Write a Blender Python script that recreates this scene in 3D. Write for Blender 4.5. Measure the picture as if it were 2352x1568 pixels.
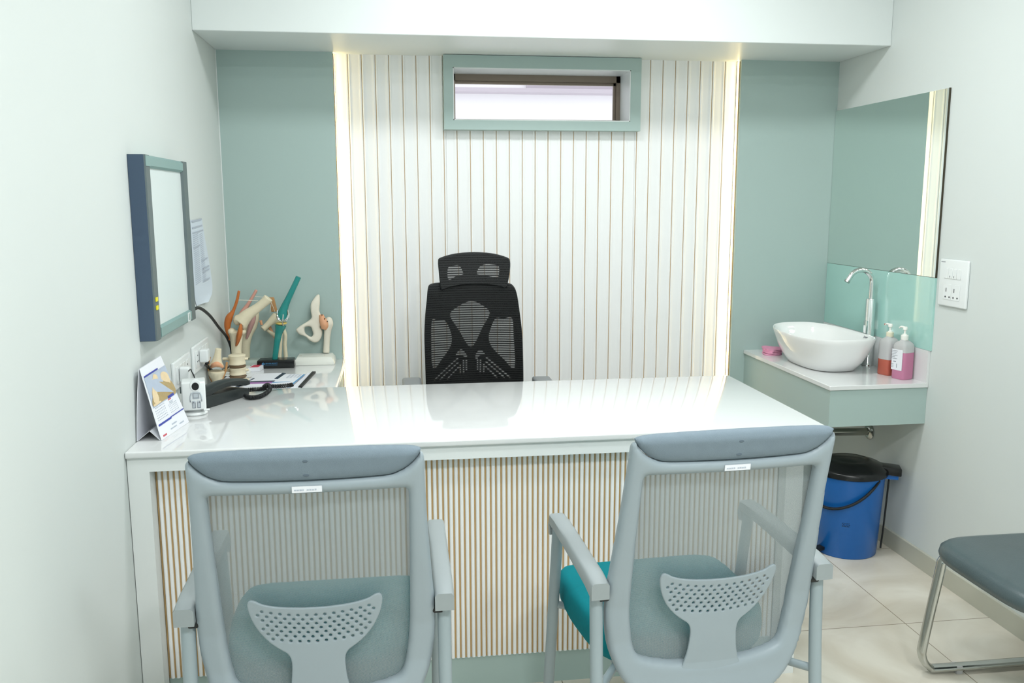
import bpy, bmesh, math, random
import numpy as np
from mathutils import Vector, Matrix
random.seed(7)
C = bpy.context.scene.collection
for o in list(bpy.data.objects): bpy.data.objects.remove(o)

# ------------------------------------------------------------------ camera
YAW, PITCH, ROLL, F = .1331, -.1597, -.0024, 1996.2
cd = bpy.data.cameras.new('camera'); cam = bpy.data.objects.new('camera', cd); C.objects.link(cam)
fw = Vector((math.sin(YAW)*math.cos(PITCH), math.cos(YAW)*math.cos(PITCH), math.sin(PITCH)))
r_ = Vector((math.cos(YAW), -math.sin(YAW), 0)); u_ = r_.cross(fw)
r2 = r_*math.cos(ROLL)+u_*math.sin(ROLL); u2 = u_*math.cos(ROLL)-r_*math.sin(ROLL)
M = Matrix((r2, u2, -fw)).transposed().to_4x4(); M.translation = Vector((.6995, -3.7677, 1.3916))
cam.matrix_world = M
cd.sensor_width = 36; cd.lens = F/2352*36; cd.clip_start = .05; cd.clip_end = 200
bpy.context.scene.camera = cam

# ------------------------------------------------------------------ world, exposure, lights
sc = bpy.context.scene
w = bpy.data.worlds.new('sky'); sc.world = w; w.use_nodes = True
bg = w.node_tree.nodes['Background']; bg.inputs[0].default_value = (.92, .96, 1, 1); bg.inputs[1].default_value = 1.7
sc.view_settings.view_transform = 'Standard'; sc.view_settings.look = 'None'
sc.view_settings.exposure = 0.12; sc.view_settings.gamma = 1.0
LAMPS = [(1.0, -1.22, 9), (1.70, -1.22, 9), (1.0, -2.45, 5), (1.70, -2.45, 5), (1.0, -3.75, 20), (1.70, -3.75, 20)]  # last pair is added out of view to brighten camera-facing surfaces
CEIL = 2.55
def area(name, loc, sx, sy, power, col, rot=(0, 0, 0)):
    l = bpy.data.lights.new(name, 'AREA'); l.shape = 'RECTANGLE'; l.size = sx; l.size_y = sy
    l.energy = power; l.color = col
    o = bpy.data.objects.new(name, l); C.objects.link(o); o.location = loc; o.rotation_euler = rot
    return o
for i, (x, y, p) in enumerate(LAMPS):
    area('ceiling_light_glow', (x, y, CEIL-.022), .28, .28, p, (.965, .992, 1.0))

# ------------------------------------------------------------------ materials
def lin(c):
    c = c/255
    return c/12.92 if c <= .04045 else ((c+.055)/1.055)**2.4
def rgb(*c): return tuple(lin(v) for v in c)+(1,)
def mat(name, col, rough=.5, metal=0, var=.03, scale=12, bump=0, trans=0, ior=1.45, spec=.5, alpha=1, coat=0, emit=0, ecol=None):
    m = bpy.data.materials.new(name); m.use_nodes = True; nt = m.node_tree; b = nt.nodes['Principled BSDF']
    base = rgb(*col)
    tc = nt.nodes.new('ShaderNodeTexCoord'); nz = nt.nodes.new('ShaderNodeTexNoise')
    nz.inputs['Scale'].default_value = scale; nz.inputs['Detail'].default_value = 4
    nt.links.new(tc.outputs['Object'], nz.inputs['Vector'])
    mx = nt.nodes.new('ShaderNodeMix'); mx.data_type = 'RGBA'
    mx.inputs[6].default_value = tuple(max(0, v*(1-var)) for v in base[:3])+(1,)
    mx.inputs[7].default_value = tuple(min(1, v*(1+var)) for v in base[:3])+(1,)
    nt.links.new(nz.outputs['Fac'], mx.inputs[0]); nt.links.new(mx.outputs[2], b.inputs['Base Color'])
    b.inputs['Roughness'].default_value = rough; b.inputs['Metallic'].default_value = metal
    b.inputs['Transmission Weight'].default_value = trans; b.inputs['IOR'].default_value = ior
    b.inputs['Specular IOR Level'].default_value = spec; b.inputs['Coat Weight'].default_value = coat
    if alpha < 1: b.inputs['Alpha'].default_value = alpha
    if emit:
        b.inputs['Emission Color'].default_value = rgb(*(ecol or col)); b.inputs['Emission Strength'].default_value = emit
    if bump:
        bp = nt.nodes.new('ShaderNodeBump'); bp.inputs['Strength'].default_value = bump; bp.inputs['Distance'].default_value = .002
        n2 = nt.nodes.new('ShaderNodeTexNoise'); n2.inputs['Scale'].default_value = scale*20
        nt.links.new(tc.outputs['Object'], n2.inputs['Vector'])
        nt.links.new(n2.outputs['Fac'], bp.inputs['Height']); nt.links.new(bp.outputs[0], b.inputs['Normal'])
    return m
def N(nt, t, **k):
    n = nt.nodes.new(t)
    for a, v in k.items(): setattr(n, a, v)
    return n
def mathn(nt, op, a, b=None, c=None):
    n = N(nt, 'ShaderNodeMath', operation=op)
    for i, v in enumerate((a, b, c)):
        if v is None: continue
        if isinstance(v, (int, float)): n.inputs[i].default_value = v
        else: nt.links.new(v, n.inputs[i])
    return n.outputs[0]

WALL = mat('wall_paint', (212, 218, 216), .55, var=.012, scale=3, bump=.03, spec=.3)
CEILM = mat('ceiling_paint', (232, 234, 230), .6, var=.01)
BEAM = mat('beam_laminate', (224, 230, 229), .4, var=.01, scale=2)
SAGE = mat('sage_laminate', (168, 188, 184), .38, var=.012, scale=2, spec=.4)
WHITE = mat('white_laminate', (226, 230, 229), .3, var=.01, scale=3)
FLUTE = mat('fluted_white', (242, 243, 243), .42, var=.01, scale=4)
GOLD = mat('gold_inlay', (188, 156, 108), .4, metal=.1, var=.05, scale=20)
SCREWC = mat('screw_cover_grey', (88, 102, 114), .6)
ARMV = mat('visitor_armrest_grey', (146, 154, 156), .45, var=.02)
ARMG = mat('armrest_grey', (128, 132, 134), .5)
SHEETM = mat('faded_blue_paper', (206, 216, 226), .7, var=.01)
QUARTZ = mat('white_quartz', (221, 223, 223), .06, var=.01, scale=8, coat=.3)
BEIGE_EDGE = mat('cream_edge', (226, 221, 204), .35, var=.02)
CHAIRP = mat('grey_chair_plastic', (150, 162, 169), .42, var=.015, scale=8, bump=.06)
PADM = mat('blue_grey_mesh_pad', (120, 135, 146), .8, var=.06, scale=60, bump=.5)
TEAL = mat('teal_seat_fabric', (8, 128, 138), .85, var=.1, scale=90, bump=.6, spec=.2)
GREYMET = mat('grey_powder_metal', (150, 163, 168), .35, var=.02)
BLACKP = mat('black_plastic', (20, 23, 25), .5, var=.05)
BLACKG = mat('black_gloss_plastic', (22, 24, 25), .22, var=.05)
CHROME = mat('chrome', (225, 228, 228), .06, metal=1, var=.01)
STEEL = mat('chair_chrome', (190, 192, 188), .16, metal=1, var=.03)
CERAMIC = mat('white_ceramic', (240, 241, 240), .07, var=.005, coat=.5)
BLUE = mat('blue_bin_plastic', (22, 102, 182), .25, var=.03)
VINYL = mat('slate_vinyl', (72, 86, 89), .36, var=.12, scale=14, bump=.25)
ALU = mat('brown_aluminium', (120, 108, 96), .35, metal=.5)
BASEB = mat('baseboard_tile', (186, 186, 172), .25, var=.05, scale=9)
SOCKET = mat('switch_white', (232, 236, 236), .25, var=.01)
DARKDOT = mat('socket_hole', (60, 64, 66), .6)
PAPER = mat('white_paper', (228, 230, 236), .7, var=.01)
INK = mat('grey_ink', (120, 124, 132), .7)
LIGHTINK = mat('light_grey_ink', (176, 184, 196), .7)
BLUEINK = mat('blue_ink', (60, 72, 160), .6)
REDINK = mat('red_ink', (196, 88, 100), .6)
BONE = mat('bone_plastic', (222, 212, 184), .45, var=.08, scale=40)
BONEW = mat('pale_bone_plastic', (226, 220, 204), .45, var=.06, scale=40)
ORANGE = mat('orange_ligament', (186, 106, 48), .4, var=.12, scale=40)
PINKM = mat('pink_muscle', (214, 158, 142), .5, var=.08, scale=40)
MAUVE = mat('mauve_muscle', (194, 152, 146), .5, var=.08, scale=40)
TANM = mat('tan_ligament', (184, 138, 90), .5, var=.1, scale=40)
DISC = mat('brown_disc', (104, 84, 60), .5, var=.1)
PEACH = mat('peach_ligament', (222, 164, 126), .5, var=.1, scale=50)
GREYB = mat('grey_stand_plastic', (176, 190, 182), .3)
WHITEB = mat('white_stand_plastic', (222, 224, 216), .3)
TEALG = mat('teal_clear_plastic', (46, 160, 155), .08, trans=.35, ior=1.3, var=.05, alpha=.8)
YEL = mat('yellow_cartilage', (226, 196, 110), .35)
VB_BLUE = mat('viewer_blue_side', (66, 84, 106), .4)
VB_GREY = mat('viewer_grey_frame', (92, 104, 106), .4)
VB_SAGE = mat('viewer_sage_bar', (128, 158, 156), .35)
ACRYL = mat('viewer_white_acrylic', (222, 230, 230), .18, var=.01)
YLW = mat('yellow_button', (226, 214, 40), .4)
MIRROR = mat('mirror_silver', (234, 242, 238), .0, metal=1, var=0)
DARKEDGE = mat('mirror_dark_edge', (58, 52, 36), .4)
GLASSTEAL = mat('aqua_back_painted_glass', (168, 212, 204), .05, var=.01, scale=2, coat=1)
PINKC = mat('pink_cloth', (232, 160, 190), .9, var=.15, scale=60, bump=.5)
SOAP_P = mat('pink_soap', (224, 146, 182), .25, trans=.3, var=.03)
SOAP_O = mat('orange_soap', (214, 112, 92), .25, trans=.3, var=.03)
CLEAR = mat('cloudy_clear_plastic', (226, 226, 226), .3, trans=.45, ior=1.2, var=.02)
PUMP = mat('white_pump_plastic', (236, 236, 230), .35)
CREAMP = mat('cream_pump_plastic', (226, 220, 196), .4)
NAVY = mat('navy_binder', (38, 54, 72), .5)
PURPLE = mat('purple_print', (160, 110, 170), .5)
LOGOBLUE = mat('logo_blue', (70, 140, 190), .5)
LED = mat('warm_led_strip', (255, 236, 190), .5, emit=9, ecol=(255, 228, 164))
PANEL = mat('ceiling_lamp_diffuser', (250, 252, 252), .5, emit=6)
REDBOX = mat('red_print', (206, 70, 90), .5)
PIPE = mat('waste_pipe', (170, 170, 160), .2, metal=.8)
FACADE = mat('exterior_render', (232, 230, 232), .8, var=.02, scale=.8)
FACADEP = mat('exterior_pinkish_render', (180, 172, 180), .8, var=.04, scale=2)

def floor_mat():
    m = bpy.data.materials.new('marble_tiles'); m.use_nodes = True; nt = m.node_tree; b = nt.nodes['Principled BSDF']
    tc = N(nt, 'ShaderNodeTexCoord')
    n1 = N(nt, 'ShaderNodeTexNoise'); n1.inputs['Scale'].default_value = 2.2; n1.inputs['Detail'].default_value = 6; n1.inputs['Distortion'].default_value = 1.6
    nt.links.new(tc.outputs['Object'], n1.inputs['Vector'])
    cr = N(nt, 'ShaderNodeValToRGB'); cr.color_ramp.elements[0].position = .35; cr.color_ramp.elements[1].position = .7
    cr.color_ramp.elements[0].color = rgb(200, 192, 176); cr.color_ramp.elements[1].color = rgb(224, 220, 208)
    nt.links.new(n1.outputs['Fac'], cr.inputs[0])
    sx = N(nt, 'ShaderNodeSeparateXYZ'); nt.links.new(tc.outputs['Object'], sx.inputs[0])
    def line(out, off):
        a = mathn(nt, 'ADD', out, off); a = mathn(nt, 'DIVIDE', a, .6); a = mathn(nt, 'FRACT', a)
        a = mathn(nt, 'SUBTRACT', a, .5); a = mathn(nt, 'ABSOLUTE', a); return mathn(nt, 'GREATER_THAN', a, .4975)
    l = mathn(nt, 'MAXIMUM', line(sx.outputs[0], 6-2.3563), line(sx.outputs[1], 6+1.2549))
    mx = N(nt, 'ShaderNodeMix', data_type='RGBA'); nt.links.new(l, mx.inputs[0]); nt.links.new(cr.outputs[0], mx.inputs[6])
    mx.inputs[7].default_value = rgb(140, 130, 112)
    nt.links.new(mx.outputs[2], b.inputs['Base Color']); b.inputs['Roughness'].default_value = .22
    return m
FLOORM = floor_mat()

def mesh_mat(name, col, kind):
    m = bpy.data.materials.new(name); m.use_nodes = True; nt = m.node_tree; b = nt.nodes['Principled BSDF']
    b.inputs['Base Color'].default_value = rgb(*col); b.inputs['Roughness'].default_value = .7
    tc = N(nt, 'ShaderNodeTexCoord'); sx = N(nt, 'ShaderNodeSeparateXYZ'); nt.links.new(tc.outputs['Object'], sx.inputs[0])
    def tri(out, per):
        a = mathn(nt, 'DIVIDE', out, per); a = mathn(nt, 'FRACT', a); a = mathn(nt, 'SUBTRACT', a, .5); return mathn(nt, 'ABSOLUTE', a)
    if kind == 'slots':          # horizontal slots with sheer gauze between the bands
        g = mathn(nt, 'LESS_THAN', tri(sx.outputs[2], .0092), .25)
        al = mathn(nt, 'MULTIPLY_ADD', g, -.62, 1.0)
    else:                        # fine woven net
        a = mathn(nt, 'ADD', sx.outputs[0], sx.outputs[2]); c = mathn(nt, 'SUBTRACT', sx.outputs[0], sx.outputs[2])
        g = mathn(nt, 'MULTIPLY', mathn(nt, 'LESS_THAN', tri(a, .0026), .36), mathn(nt, 'LESS_THAN', tri(c, .0026), .36))
        al = mathn(nt, 'MULTIPLY_ADD', g, -.68, .92)
    nt.links.new(al, b.inputs['Alpha'])
    return m
MESHG = mesh_mat('grey_net_fabric', (146, 156, 158), 'net')
MESHB = mesh_mat('black_slotted_mesh', (12, 15, 16), 'slots')

def glass_mat():
    m = bpy.data.materials.new('window_glass'); m.use_nodes = True; nt = m.node_tree
    b = nt.nodes['Principled BSDF']; b.inputs['Base Color'].default_value = (1, 1, 1, 1)
    b.inputs['Roughness'].default_value = 0; b.inputs['Transmission Weight'].default_value = 1; b.inputs['IOR'].default_value = 1.05
    return m
GLASS = glass_mat()

# ------------------------------------------------------------------ object helpers
ROOT = {}
def tag(o, label=None, cat=None, group=None, kind=None):
    if label: o['label'] = label
    if cat: o['category'] = cat
    if group: o['group'] = group
    if kind: o['kind'] = kind
    return o
def thing(name, label, cat, loc=(0, 0, 0), rotz=0, group=None):
    o = bpy.data.objects.new(name, None); C.objects.link(o); o.empty_display_size = .05
    o.location = loc; o.rotation_euler = (0, 0, rotz)
    ROOT[o.name] = Matrix.Translation(loc) @ Matrix.Rotation(rotz, 4, 'Z')
    return tag(o, label, cat, group)
def root_of(p):
    while p.parent: p = p.parent
    return p
def obj(name, bm, m, parent=None, smooth=True, local=False, angle=.7):
    """link one mesh; vertices are given in world space unless local=True"""
    me = bpy.data.meshes.new(name)
    bmesh.ops.recalc_face_normals(bm, faces=bm.faces)
    bm.to_mesh(me); bm.free()
    ms = m if isinstance(m, (list, tuple)) else [m]
    for k in ms: me.materials.append(k)
    o = bpy.data.objects.new(name, me); C.objects.link(o)
    if parent:
        o.parent = parent
        if not local:
            R = ROOT.get(root_of(parent).name)
            if R is not None: me.transform(R.inverted())
    if smooth:
        me.polygons.foreach_set('use_smooth', [True]*len(me.polygons))
        try: me.set_sharp_from_angle(angle=angle)
        except Exception: pass
    return o
def B(): return bmesh.new()
def box(bm, x0, x1, y0, y1, z0, z1, mi=0, rot=None, piv=None):
    vs = [bm.verts.new((x, y, z)) for x in (x0, x1) for y in (y0, y1) for z in (z0, z1)]
    if rot:
        R = Matrix.Rotation(rot[1], 3, rot[0]); c = Vector(piv or ((x0+x1)/2, (y0+y1)/2, (z0+z1)/2))
        for v in vs: v.co = R @ (v.co-c)+c
    for f in ((0, 1, 3, 2), (4, 6, 7, 5), (0, 4, 5, 1), (2, 3, 7, 6), (0, 2, 6, 4), (1, 5, 7, 3)):
        bm.faces.new([vs[i] for i in f]).material_index = mi
    return bm
def bev(bm, w, seg=2, sel=None):
    bmesh.ops.bevel(bm, geom=[e for e in bm.edges if (sel is None or sel(e))], offset=w, segments=seg, profile=.6, affect='EDGES', clamp_overlap=True)
    return bm
def bbox(x0, x1, y0, y1, z0, z1, w=.003, seg=2): return bev(box(B(), x0, x1, y0, y1, z0, z1), w, seg)
def loft(bm, rings, cap=True, closed=True, mi=0):
    R = [[bm.verts.new(p) for p in r] for r in rings]; n = len(R[0])
    for a, b in zip(R, R[1:]):
        for i in range(n if closed else n-1):
            j = (i+1) % n
            bm.faces.new((a[i], a[j], b[j], b[i])).material_index = mi
    if cap:
        bm.faces.new(R[0][::-1]).material_index = mi; bm.faces.new(R[-1]).material_index = mi
    return bm
def crom(pts, n=6, closed=False):
    P = [np.array(p, float) for p in pts]; out = []; L = len(P)
    for i in range(L if closed else L-1):
        if closed: a, b, c, d = P[(i-1) % L], P[i], P[(i+1) % L], P[(i+2) % L]
        else: a, b, c, d = P[max(i-1, 0)], P[i], P[i+1], P[min(i+2, L-1)]
        for k in range(n):
            t = k/n
            out.append(.5*((2*b)+(c-a)*t+(2*a-5*b+4*c-d)*t*t+(3*b-a-3*c+d)*t**3))
    if not closed: out.append(P[-1])
    return out
def tube(bm, pts, rad, seg=12, n=0, flat=1.0, cap=True, mi=0, up=None):
    """tube along pts; rad scalar or list; flat scales the second axis; n>0 smooths"""
    if not isinstance(rad, (list, tuple)): rad = [rad]*len(pts)
    if n:
        q = crom([tuple(p)+(r,) for p, r in zip(pts, rad)], n); pts = [Vector(a[:3]) for a in q]; rad = [float(a[3]) for a in q]
    pts = [Vector(p) for p in pts]
    T = [(pts[min(i+1, len(pts)-1)]-pts[max(i-1, 0)]).normalized() for i in range(len(pts))]
    a = Vector(up) if up else (Vector((0, 0, 1)) if abs(T[0].z) < .9 else Vector((0, 1, 0)))
    X = (a-T[0]*a.dot(T[0])).normalized(); rings = []
    for i, p in enumerate(pts):
        X = (X-T[i]*X.dot(T[i])).normalized(); Y = T[i].cross(X)
        rings.append([p+X*math.cos(2*math.pi*k/seg)*rad[i]+Y*math.sin(2*math.pi*k/seg)*rad[i]*flat for k in range(seg)])
    return loft(bm, rings, cap, mi=mi)
def cyl(bm, c, r, z0, z1, seg=24, r1=None, mi=0):
    r1 = r if r1 is None else r1
    return loft(bm, [[(c[0]+q*math.cos(2*math.pi*k/seg), c[1]+q*math.sin(2*math.pi*k/seg), z) for k in range(seg)] for q, z in ((r, z0), (r1, z1))], mi=mi)
def lathe(bm, prof, c=(0, 0, 0), seg=36, cap=True, mi=0):
    return loft(bm, [[(c[0]+r*math.cos(2*math.pi*k/seg), c[1]+r*math.sin(2*math.pi*k/seg), c[2]+z) for k in range(seg)] for r, z in prof], cap, mi=mi)
def ell(bm, c, r, rot=None, seg=16, rings=10):
    """ellipsoid"""
    bb = bmesh.new(); bmesh.ops.create_uvsphere(bb, u_segments=seg, v_segments=rings, radius=1)
    m4 = Matrix.Translation(c) @ (Matrix.Rotation(rot[1], 4, rot[0]) if rot else Matrix.Identity(4)) @ Matrix.Diagonal((r[0], r[1], r[2], 1))
    bb.transform(m4); me = bpy.data.meshes.new('tmp'); bb.to_mesh(me); bb.free(); bm.from_mesh(me); bpy.data.meshes.remove(me)
    return bm
# --- outline tools: signed distance to closed outlines, sheets cut from them with real thickness
def psdf(poly):
    P = np.array(poly, float); Q = np.roll(P, -1, axis=0)
    def f(U, V):
        d = np.full(U.shape, 1e9); s = np.ones(U.shape)
        for (ax, ay), (bx, by) in zip(P, Q):
            ex, ey = bx-ax, by-ay; wx, wy = U-ax, V-ay
            t = np.clip((wx*ex+wy*ey)/(ex*ex+ey*ey+1e-18), 0, 1)
            d = np.minimum(d, np.hypot(wx-ex*t, wy-ey*t))
            c1 = V >= ay; c2 = V < by; c3 = ex*wy > ey*wx
            s = np.where((c1 & c2 & c3) | (~c1 & ~c2 & ~c3), -s, s)
        return d*s
    return f
def sheet(bm, f, u0, u1, v0, v1, cell, mapf, T, rnd=0, edge=.35, mi=0):
    nu = int((u1-u0)/cell)+1; nv = int((v1-v0)/cell)+1
    us = np.linspace(u0, u1, nu); vs = np.linspace(v0, v1, nv); U, V = np.meshgrid(us, vs, indexing='ij')
    D = f(U, V); D = np.where(np.abs(D) < 1e-7, 1e-7, D)
    cache = {}; pts = []
    def vert(key, u, v, d):
        if key not in cache: cache[key] = len(pts); pts.append((u, v, d))
        return cache[key]
    polys = []
    for i in range(nu-1):
        for j in range(nv-1):
            cs = ((i, j), (i+1, j), (i+1, j+1), (i, j+1)); ds = [D[c] for c in cs]
            if min(ds) > 0: continue
            pl = []
            for k in range(4):
                a, b = cs[k], cs[(k+1) % 4]; da, db = ds[k], ds[(k+1) % 4]
                if da < 0: pl.append(vert(a, us[a[0]], vs[a[1]], da))
                if (da < 0) != (db < 0):
                    t = da/(da-db); t = min(max(t, .04), .96)
                    pl.append(vert((min(a, b), max(a, b)), us[a[0]]+(us[b[0]]-us[a[0]])*t, vs[a[1]]+(vs[b[1]]-vs[a[1]])*t, 0))
            if len(pl) >= 3: polys.append(pl)
    def th(d):
        if not rnd: return T/2
        q = min(1, max(0, -d/rnd)); return T/2*(edge+(1-edge)*math.sqrt(1-(1-q)**2))
    F = [bm.verts.new(mapf(u, v, th(d))) for u, v, d in pts]; K = [bm.verts.new(mapf(u, v, -th(d))) for u, v, d in pts]
    cnt = {}
    for pl in polys:
        for a, b in zip(pl, pl[1:]+pl[:1]): cnt[(a, b)] = 1
        try: bm.faces.new([F[q] for q in pl]).material_index = mi; bm.faces.new([K[q] for q in pl][::-1]).material_index = mi
        except ValueError: pass
    for (a, b) in cnt:
        if (b, a) not in cnt:
            try: bm.faces.new((F[b], F[a], K[a], K[b])).material_index = mi
            except ValueError: pass
    return bm
def organic(o, voxel, smooth=4):
    m = o.modifiers.new('remesh', 'REMESH'); m.mode = 'VOXEL'; m.voxel_size = voxel; m.use_smooth_shade = True
    s = o.modifiers.new('smooth', 'SMOOTH'); s.iterations = smooth; s.factor = .5
    return o
def text(name, body, size, loc, X, Y, m, parent, depth=.0003, align='LEFT'):
    cu = bpy.data.curves.new('t', 'FONT'); cu.body = body; cu.size = size; cu.extrude = depth; cu.align_x = align; cu.resolution_u = 2
    t = bpy.data.objects.new('t', cu); C.objects.link(t)
    me = bpy.data.meshes.new_from_object(t.evaluated_get(bpy.context.evaluated_depsgraph_get()))
    bpy.data.objects.remove(t); bpy.data.curves.remove(cu)
    X = Vector(X).normalized(); Y = Vector(Y); Y = (Y-X*Y.dot(X)).normalized(); Z = X.cross(Y)
    mm = Matrix((X, Y, Z)).transposed().to_4x4(); mm.translation = Vector(loc); me.transform(mm)
    bm = bmesh.new(); bm.from_mesh(me); bpy.data.meshes.remove(me)
    return obj(name, bm, m, parent, smooth=False)
def quadbox(bm, o, X, Y, Z, mi=0):
    """box with corner o and edge vectors"""
    o, X, Y, Z = map(Vector, (o, X, Y, Z)); vs = [bm.verts.new(o+X*a+Y*b+Z*c) for a in (0, 1) for b in (0, 1) for c in (0, 1)]
    for f in ((0, 1, 3, 2), (4, 6, 7, 5), (0, 4, 5, 1), (2, 3, 7, 6), (0, 2, 6, 4), (1, 5, 7, 3)):
        bm.faces.new([vs[i] for i in f]).material_index = mi
    return bm
def struct(name, bm, m, parent=None, smooth=False, label=None):
    o = obj(name, bm, m, parent, smooth=smooth)
    if not parent: o['kind'] = 'structure'
    if label: o['label'] = label
    return o

# ================================================================== THE ROOM
W = 2.672; YB = -.4056; ZB = 1.998; P1 = .4646; P2 = 2.2179; YR = -4.7
FY = .055    # plane of the fluted panel
WX0, WX1, WZ0, WZ1 = .957, 1.722, 1.731, 1.946   # window opening
struct('floor', box(B(), -.15, W+.15, YR-.15, .4, -.1, 0), FLOORM)
struct('ceiling', box(B(), -.15, W+.15, YR-.15, .4, CEIL, CEIL+.1), CEILM)
struct('wall_left', box(B(), -.15, 0, YR-.15, .4, 0, CEIL), WALL)
struct('wall_right', box(B(), W, W+.15, YR-.15, .4, 0, CEIL), WALL)
struct('wall_rear', box(B(), 0, W, YR-.15, YR, 0, CEIL), WALL)
bm = B()                                            # back wall with the window opening
for a in ((0, WX0, 0, CEIL), (WX1, W, 0, CEIL), (WX0, WX1, 0, WZ0), (WX0, WX1, WZ1, CEIL)): box(bm, a[0], a[1], .07, .24, a[2], a[3])
struct('wall_back', bm, WALL)
struct('trim_beam', bev(box(B(), 0, W, YB, .07, ZB, CEIL), .002, 1), BEAM)
struct('trim_left_panel', box(B(), 0, P1, 0, .07, 0, ZB), SAGE)
struct('trim_right_panel', box(B(), P2, W, 0, .07, 0, ZB), SAGE)
struct('trim_corner_bead', box(B(), 0, .003, -.0025, 0, 0.73, ZB), WHITE)
struct('baseboard_right', box(B(), W-.012, W, -4.7, 0, 0, .07), BASEB)
struct('baseboard_back', box(B(), 1.95, W-.012, -.012, 0, 0, .07), BASEB)
struct('baseboard_left', box(B(), 0, .012, -4.7, -1.52, 0, .07), BASEB)
# fluted panel: ribs with a thin gold line between them, cut round the window
bm = B(); pitch = .0566; n = int((P2-P1)/pitch); x = P1
prof = [(0, -.0020), (.0022, -.0020), (.0026, -.0052), (.0045, -.0062), (.0085, -.0062), (.0115, -.0046), (.017, -.0040), (.040, -.0040), (.0455, -.0046), (.0495, -.0060), (.0540, -.0060), (.0566, -.0020)]
def ribs(z0, z1, xa, xb):
    x = P1
    while x < P2-.001:
        pts = [(min(x+a, P2), FY+b) for a, b in prof]
        if x+pitch > xa and x < xb:
            pts = [(min(max(px, xa), xb), py) for px, py in pts]
            for k, ((ax, ay), (bx, by)) in enumerate(zip(pts, pts[1:])):
                if bx-ax < 1e-5 and abs(ay-by) < 1e-5: continue
                v = [bm.verts.new(p) for p in ((ax, ay, z0), (bx, by, z0), (bx, by, z1), (ax, ay, z1))]
                bm.faces.new(v).material_index = 1 if k == 0 else 0
        x += pitch
CX0, CX1, CZ0 = .918, 1.768, 1.692                # window casing
ribs(0, ZB, P1, CX0+.01); ribs(0, ZB, CX1-.01, P2); ribs(0, CZ0+.01, CX0+.01, CX1-.01)
box(bm, P1, WX0, FY+.003, .07, 0, ZB); box(bm, WX1, P2, FY+.003, .07, 0, ZB); box(bm, WX0, WX1, FY+.003, .07, 0, WZ0); box(bm, WX0, WX1, FY+.003, .07, WZ1, ZB)
struct('trim_fluted_panel', bm, [FLUTE, GOLD])
# window
win = thing('window_1', None, None); win['kind'] = 'structure'
bm = B(); y0, y1 = -.004, FY-.001
box(bm, CX0, CX1, y0, y1, CZ0, WZ0); box(bm, CX0, CX1, y0, y1, WZ1, ZB-.002); box(bm, CX0, WX0, y0, y1, WZ0, WZ1); box(bm, WX1, CX1, y0, y1, WZ0, WZ1)
obj('window_casing', bm, SAGE, win, smooth=False)
bm = B(); t = .004                                  # white reveal lining
box(bm, WX0, WX1, y0+.002, .16, WZ1-t, WZ1); box(bm, WX0, WX1, y0+.002, .16, WZ0, WZ0+t); box(bm, WX0, WX0+t, y0+.002, .16, WZ0, WZ1); box(bm, WX1-t, WX1, y0+.002, .16, WZ0, WZ1)
obj('window_reveal', bm, WHITE, win, smooth=False)
bm = B()
for (a, b, c, d) in ((WX0, WX1, WZ1-.032, WZ1-t), (WX0, WX1, WZ0+t, WZ0+.02), (WX0+t, WX0+.02, WZ0, WZ1), (WX1-.022, WX1-t, WZ0, WZ1)): box(bm, a, b, .16, .20, c, d)
for (a, b, c, d) in ((WX0, WX1, WZ1-.044, WZ1-.03), (WX1-.032, WX1-.02, WZ0, WZ1-.03)): box(bm, a, b, .175, .19, c, d)
obj('window_frame', bm, ALU, win, smooth=False)
obj('window_glass', box(B(), WX0+.01, WX1-.01, .181, .185, WZ0+.01, WZ1-.02), GLASS, win, smooth=False)
# neighbouring building outside
nb = thing('neighbouring_building', 'pale sunlit rendered building seen outside through the small high window', 'building', (1.6, 3.2, 0))
obj('wall', box(B(), -3, 7, 3.2, 3.5, 0, 6), FACADE, nb, smooth=False)
obj('ledge', box(B(), -3, 7, 3.05, 3.2, 2.22, 2.25), FACADEP, nb, smooth=False)
obj('wall_panel', box(B(), 1.75, 3.6, 3.17, 3.2, 2.25, 2.6), FACADEP, nb, smooth=False)
obj('wall_panel', box(B(), -.4, 1.05, 3.17, 3.2, 2.25, 2.29), FACADEP, nb, smooth=False)
# LED strips on the inner faces of the sage panels
def led(x, sgn, label):
    t = thing('led_strip', label, 'light strip', (x, .03, 0))
    a, b = (x, x+.003*sgn)
    obj('diffuser', box(B(), min(a, b), max(a, b), .020, .040, .05, ZB-.004), LED, t, smooth=False)
    bm = B(); box(bm, min(a, b), max(a, b), .014, .020, .05, ZB-.004); box(bm, min(a, b), max(a, b), .040, .044, .05, ZB-.004)
    obj('channel', bm, GOLD, t, smooth=False)
led(P1, 1, 'glowing warm light strip along the left edge of the fluted panel')
led(P2, -1, 'glowing warm light strip along the right edge of the fluted panel')
# ceiling lamps, with an added fill pair at the rear
for i, (x, y, p) in enumerate(LAMPS):
    t = thing('ceiling_light', 'square flush ceiling light panel, '+('left' if x < 1.3 else 'right')+' one of the pair '+('over the desk' if y > -2 else 'over the visitor chairs' if y > -3 else 'added near the rear wall as unseen frontal fill'), 'ceiling light', (x, y, CEIL), 0, 'ceiling lights')
    bm = B(); s = .16
    for (a, b, c, d) in ((-s, s, -s, -s+.012), (-s, s, s-.012, s), (-s, -s+.012, -s, s), (s-.012, s, -s, s)): box(bm, x+a, x+b, y+c, y+d, CEIL-.02, CEIL)
    obj('frame', bm, WHITE, t, smooth=False); obj('diffuser', box(B(), x-s+.012, x+s-.012, y-s+.012, y+s-.012, CEIL-.012, CEIL-.004), PANEL, t, smooth=False)

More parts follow.
